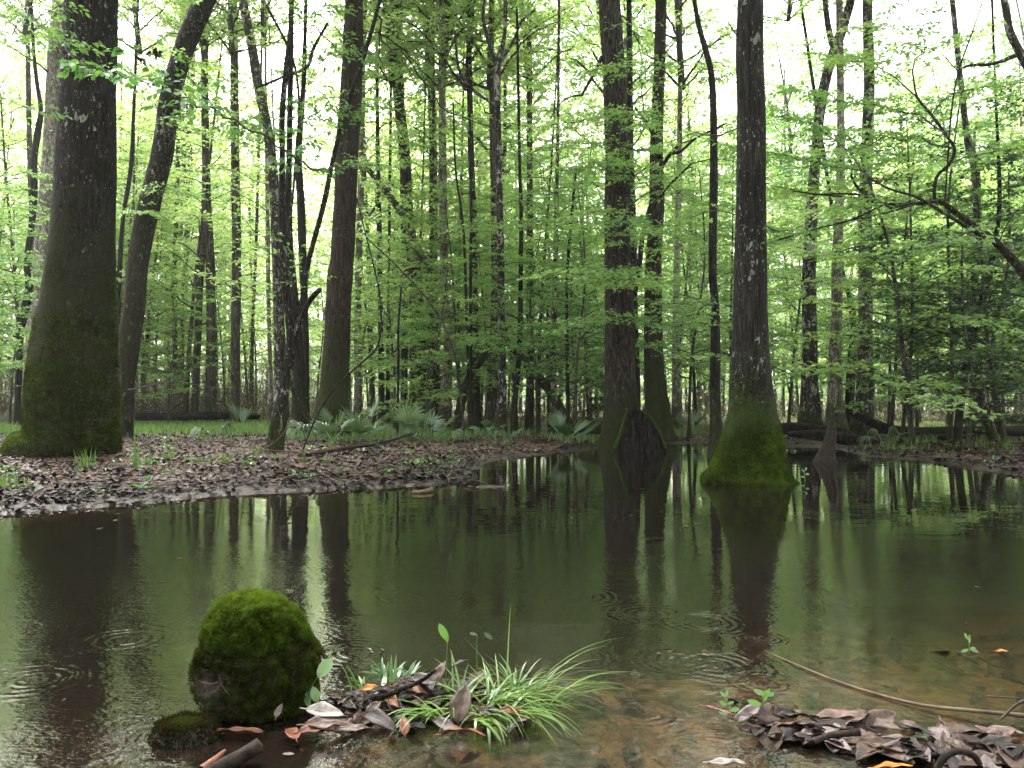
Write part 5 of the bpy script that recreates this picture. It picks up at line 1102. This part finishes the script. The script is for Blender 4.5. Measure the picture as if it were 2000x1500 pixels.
# logs on the right
def log(name, label, pts, rad, mat='log', ns=12, Y=None):
    Wp = np.array([P(p[0], p[1], p[2]) for p in pts]); mb = MB(); n = 24
    tube(mb, catmull(Wp, n), np.interp(np.linspace(0, 1, n), np.linspace(0, 1, len(rad)), rad), ns, 0, .16, kr=3)
    return tag(mb.obj(name, [M[mat]], None, tuple(Wp[0])), label, 'log')
log('fallen_log', 'charred black log lying low just right of the tupelo skirt', [(1500,838,20),(1560,838,19.8),(1640,848,19.3),(1690,858,18.8)], (.14, .16, .17, .09), 'burnt')
log('fallen_log', 'second charred log lying nearer the water behind the pointed stump', [(1540,848,18.6),(1600,850,18.2),(1660,858,17.8),(1720,862,17.6)], (.07, .14, .15, .05), 'burnt')
log('fallen_log', 'black pointed pole slanting up left from the long log', [(1652,802,20.5),(1680,815,20.2),(1710,828,20),(1730,836,19.8)], (.03, .09, .11, .12), 'burnt')
log('fallen_log', 'long grey log stretching to the right edge behind the bank trunks', [(1715,836,20),(1790,844,19.8),(1870,842,19.5),(1960,842,19.3),(2080,838,19)], (.12, .13, .12, .13, .14), 'log')
log('fallen_log', 'brown rotten log lying in front of the long grey log', [(1760,857,19),(1850,854,18.8),(1950,858,18.6),(2040,860,18.5)], (.06, .09, .09, .07), 'bark_brown')
log('fallen_log', 'dark log low in the far shade right of the tilted trunk', [(1880,826,27),(1950,822,27),(2030,824,27)], (.2, .22, .18), 'burnt')
log('fallen_log', 'dark low log behind the green grass on the left', [(265,815,30),(360,814,30.5),(450,812,31),(510,815,31)], (.14, .16, .14, .1), 'burnt')
log('rotten_log', 'crumbling red-brown rotten log just left of the shaggy trunk', [(1118,842,20.5),(1140,836,20.6),(1170,835,20.6),(1200,838,20.6)], (.05, .16, .2, .18), 'bark_brown')

def stump(name, label, cx, Y, prof, mat, hollow=True, ns=48, jag=.1, ox=None):
    nz = len(prof); z = np.array([p[0] for p in prof]); l = np.array([p[1] for p in prof]); r_ = np.array([p[2] for p in prof])
    zz = np.linspace(z[0], z[-1], 40); L = np.interp(zz, z, l); Rr = np.interp(zz, z, r_)
    th = np.linspace(0, 2 * math.pi, ns, endpoint=False)
    X0 = (cx - 1000) / F * Y
    cxx = (L + Rr) / 2; rad = (Rr - L) / 2
    V = np.zeros((40, ns, 3))
    for i in range(40):
        fz = np.exp(-(np.angle(np.exp(1j * (th + math.pi / 2 - .1))) / .75) ** 2) * (.62 if hollow else 0)
        rr = rad[i] * (1 - fz) * (1 + .10 * vn(np.cos(th) * 3, np.sin(th) * 3, zz[i] * 2) + .05 * np.sin(th * 13 + 3 * vn(zz[i] * 2, 1)))
        V[i, :, 0] = X0 + cxx[i] + np.cos(th) * rr; V[i, :, 1] = Y + np.sin(th) * rr * .8; V[i, :, 2] = zz[i] * (1 + jag * vn(np.cos(th) * 4, np.sin(th) * 4, 5) * (i / 39.) ** 2)
    mb = MB(); idx = np.arange(40 * ns).reshape(40, ns)
    q = np.stack([idx[:-1], np.roll(idx[:-1], -1, 1), np.roll(idx[1:], -1, 1), idx[1:]], -1).reshape(-1, 4)
    top = V[-1].mean(0) - [0, 0, .06]
    vv = np.vstack([V.reshape(-1, 3), top]); t = [(idx[-1][k], idx[-1][(k + 1) % ns], 40 * ns) for k in range(ns)]
    mb.add(vv, q, t); return mb, (X0, Y, 0)
u = 16.2 / F
mb, og = stump('s', '', 1250, 16.2, [(-.2, -50*u, 56*u), (0, -45*u, 49*u), (.15, -40*u, 46*u), (.30, -36*u, 41*u), (.50, -33*u, 33*u), (.70, -31*u, 21*u), (.86, -29*u, 6*u)], 'burnt', hollow=True, jag=.16)
root = empty('burnt_stump', og, 'charred hollow stump in the water between two large trunks', 'stump'); mb.obj('stump_wood', [M['burnt']], root, og)
mr = MB()
for side, pts in ((0, [(1202,876),(1212,850),(1220,820),(1226,798)]), (1, [(1299,876),(1291,850),(1278,825),(1256,800)])):
    tube(mr, catmull(np.array([P(a, b_, 16.1 - .02) for a, b_ in pts]), 14), np.linspace(.05, .03, 14), 8, 0, .25)
mr.obj('mossy_edge', [M['bark_main']], root, og)
u = 13.4 / F
mb, og = stump('s', '', 1612, 13.4, [(-.2, -28*u, 24*u), (0, -24*u, 21*u), (.12, -17*u, 17*u), (.3, -6*u, 18*u), (.5, 1*u, 21*u), (.62, 4*u, 20*u), (.68, 6*u, 19*u), (.72, 10*u, 17*u)], 'bark_dark', hollow=False)
tag(mb.obj('pointed_stump', [M['log']], None, og), 'dark pointed stump leaning right, standing in water near the right bank', 'stump')

# ---------------------------------------------------------------- palmettos
def frond(mb, base, az, el, pet, size, nl, spread, droop, r):
    d = np.array([math.cos(az) * math.cos(el), math.sin(az) * math.cos(el), math.sin(el)])
    tip = base + d * pet + [0, 0, -.03]
    tube(mb, catmull(np.array([base, base + d * pet * .5 + [0, 0, .02], tip]), 6), np.linspace(.009, .006, 6), 5, 0, r=r)
    side = nrm(np.cross(d, [0, 0, 1.])); nn = np.cross(side, d)
    for k in range(nl):
        a = (k / (nl - 1) - .5) * spread; L = size * (1 - .25 * abs(k / (nl - 1) - .5) * 2) * rng.uniform(.88, 1.08)
        dd = nrm(d * math.cos(a) + side * math.sin(a) + nn * (.12 * abs(math.sin(a)) + rng.normal(0, .03)))
        ss = nrm(np.cross(dd, nn)); t = np.array([0, .25, .5, .75, 1.])
        mid = tip + dd * (t * L)[:, None] - np.array([0, 0, 1.]) * (droop * L * t ** 2.4)[:, None]
        w = np.array([.35, .9, 1, .7, .05]) * .018 * size / .55
        V = np.stack([mid - ss * w[:, None] + nn * w[:, None] * .5, mid, mid + ss * w[:, None] + nn * w[:, None] * .5], 1).reshape(-1, 3)
        idx = np.arange(15).reshape(5, 3); q = np.concatenate([np.stack([idx[:-1, j], idx[:-1, j + 1], idx[1:, j + 1], idx[1:, j]], -1) for j in (0, 1)])
        mb.add(V, q, None, 0, np.full(15, np.clip(r + rng.normal(0, .08), 0, 1)))
def palmetto(label, px, py, nf, size, Y=None, elr=(.5, 1.3), azs=None, droop=.25, spread=2.6):
    size = size * 1.2; g = G(px, py)
    if Y is not None: x = (px - 1000) / F * Y; g = np.array([x, Y, h1(x, Y)])
    root = empty('palmetto', tuple(g), label, 'palmetto', 'dwarf palmettos on the banks')
    for k in range(nf):
        mb = MB(); az = (k * 2.4 + rng.normal(0, .3)) if azs is None else math.radians(azs[k])
        frond(mb, g.copy(), az, rng.uniform(*elr), size * rng.uniform(.5, .9), size * rng.uniform(.8, 1.1), 13, spread * rng.uniform(.7, 1.1), droop * rng.uniform(.4, 1.8), rng.uniform(.2, .8))
        mb.obj('frond', [M['palm']], root, tuple(g), smooth=False)
palmetto('tall blue-green palmetto with one upright blade in the left grass', 470, 848, 3, .55, azs=(80, 20, 160), elr=(1.1, 1.4), spread=1.0)
palmetto('drooping palmetto with folded blades left of the upright-bladed one', 420, 862, 4, .42, elr=(.7, 1.2), droop=.9, spread=1.2)
palmetto('low arching palmetto immediately right of the forked tree foot', 595, 862, 6, .42, elr=(.3, 1.1), droop=.7)
palmetto('wide fanned palmetto right in front of the brown speckled trunk', 650, 866, 6, .5, elr=(.7, 1.3))
palmetto('largest silvery palmetto with fans spread right of the brown speckled trunk', 712, 862, 9, .62, elr=(.4, 1.3), droop=.2)
palmetto('upright palmetto second from the right in the bank row', 795, 862, 7, .58, elr=(.7, 1.35), droop=.25)
palmetto('drooping palmetto at the right end of the bank row', 845, 862, 7, .5, elr=(.4, 1.2), droop=.6)
palmetto('small wilting palmetto at the center bank near the lichened forked-top tree', 945, 858, 4, .42, elr=(.7, 1.3), droop=.6, spread=1.6)
palmetto('tiny palmetto right of the lichened forked-top tree', 990, 862, 4, .34, elr=(.6, 1.2), droop=.7)
palmetto('spiky star-shaped palmetto left of the shaggy trunk', 1100, 868, 8, .5, elr=(.35, 1.3), droop=.02, spread=1.3)
palmetto('drooping pale palmetto on the right bank before the logs', 1725, 868, 5, .42, elr=(.5, 1.1), droop=.9, spread=1.4)
palmetto('faint spiky palmetto in the grass between straight and black trunks', 1352, 842, 5, .5, elr=(.8, 1.4), Y=23)

# grass tufts on the banks
for lb, px, py, n, L, r in [('bright tuft of grass at the foot of the widest trunk', 165, 915, 34, .30, .65), ('tall dark green upright blades right of the widest trunk', 273, 918, 26, .50, .1), ('sparse light grass right of the upright blades', 330, 900, 30, .26, .6),
                             ('small grass tuft at the far left of the mud', 22, 955, 24, .28, .6), ('low grass clump on the leaf bank below the upright-bladed palmetto', 440, 905, 26, .2, .55), ('green sprout at the left mud edge', 330, 925, 12, .14, .6),
                             ('faint grass tuft beside the forked tree foot', 500, 888, 26, .2, .6), ('grassy patch on the right bank below the logs', 1765, 880, 60, .22, .6), ('sparse grass at the foot of the tilted trunk', 1900, 874, 50, .22, .65), ('small grass tuft between bank trunk and right edge', 1970, 880, 30, .25, .5), ('pale grass patch left on the right bank', 1710, 876, 40, .2, .6)]:
    g = G(px, py); sp = .07 if n < 40 else .28; mb = MB()
    x = g[0] + rng.normal(0, sp, n); y = g[1] + rng.normal(0, sp, n)
    blades(mb, x, y, H(x, y), L * rng.uniform(.5, 1.2, n), rng.uniform(.009, .016, n), rng.uniform(.2, 1.7, n) * (.25 if 'upright' in lb and 'below' not in lb and 'right of the upright' not in lb else 1), 0, np.clip(r + rng.normal(0, .15, n), 0, 1), 5)
    o = mb.obj('grass_patch' if n >= 40 else 'grass_tuft', [M['grass']], None, tuple(g))
    tag(o, lb, 'grass', None, 'stuff') if n >= 40 else tag(o, lb, 'grass tuft', 'grass tufts on the banks')
# two dark dead leaf bundles hanging in the near bough
for px, py, s, lb in ((303, 98, .09, 'black withered leaf cluster hanging high between the two left trunks'), (278, 118, .06, 'smaller black withered leaf cluster hanging just below the other')):
    c = P(px, py, 7.4); n = 26; mb = MB(); D = nrm(rng.normal(0, .7, (n, 3)) + [0, 0, -.7]); Nn = nrm(rng.normal(0, 1, (n, 3))); Nn = nrm(Nn - (Nn * D).sum(1, keepdims=True) * D)
    leaves_hi(mb, c + rng.normal(0, s * .2, (n, 3)), D, Nn, s * rng.uniform(.5, 1, n), s * .35 * np.ones(n), 0, rng.random(n) * .15)
    tag(mb.obj('withered_leaves', [M['l_dark']], None, tuple(c)), lb, 'dead leaves')

# ---------------------------------------------------------------- damp spring air
mb = MB(); x0, x1, y0, y1, z0, z1 = -250, 250, -45, 232, -2.5, 60
b = [(x0, y0, z0), (x1, y0, z0), (x1, y1, z0), (x0, y1, z0)]; tp = [(x, y, z1) for x, y, _ in b]
mb.add(b + tp, [(0, 3, 2, 1), (4, 5, 6, 7), (0, 1, 5, 4), (1, 2, 6, 5), (2, 3, 7, 6), (3, 0, 4, 7)])
hm = bpy.data.materials.new('air'); hm.use_nodes = True; hm.node_tree.nodes.clear()
pv = hm.node_tree.nodes.new('ShaderNodeVolumePrincipled'); pv.inputs['Density'].default_value = HAZE; pv.inputs['Color'].default_value = (.93, .96, .95, 1); pv.inputs['Anisotropy'].default_value = .3
oo = hm.node_tree.nodes.new('ShaderNodeOutputMaterial'); hm.node_tree.links.new(pv.outputs[0], oo.inputs['Volume'])
tag(mb.obj('haze', [hm], smooth=False), 'faint damp haze in the forest air', 'haze', kind='stuff')
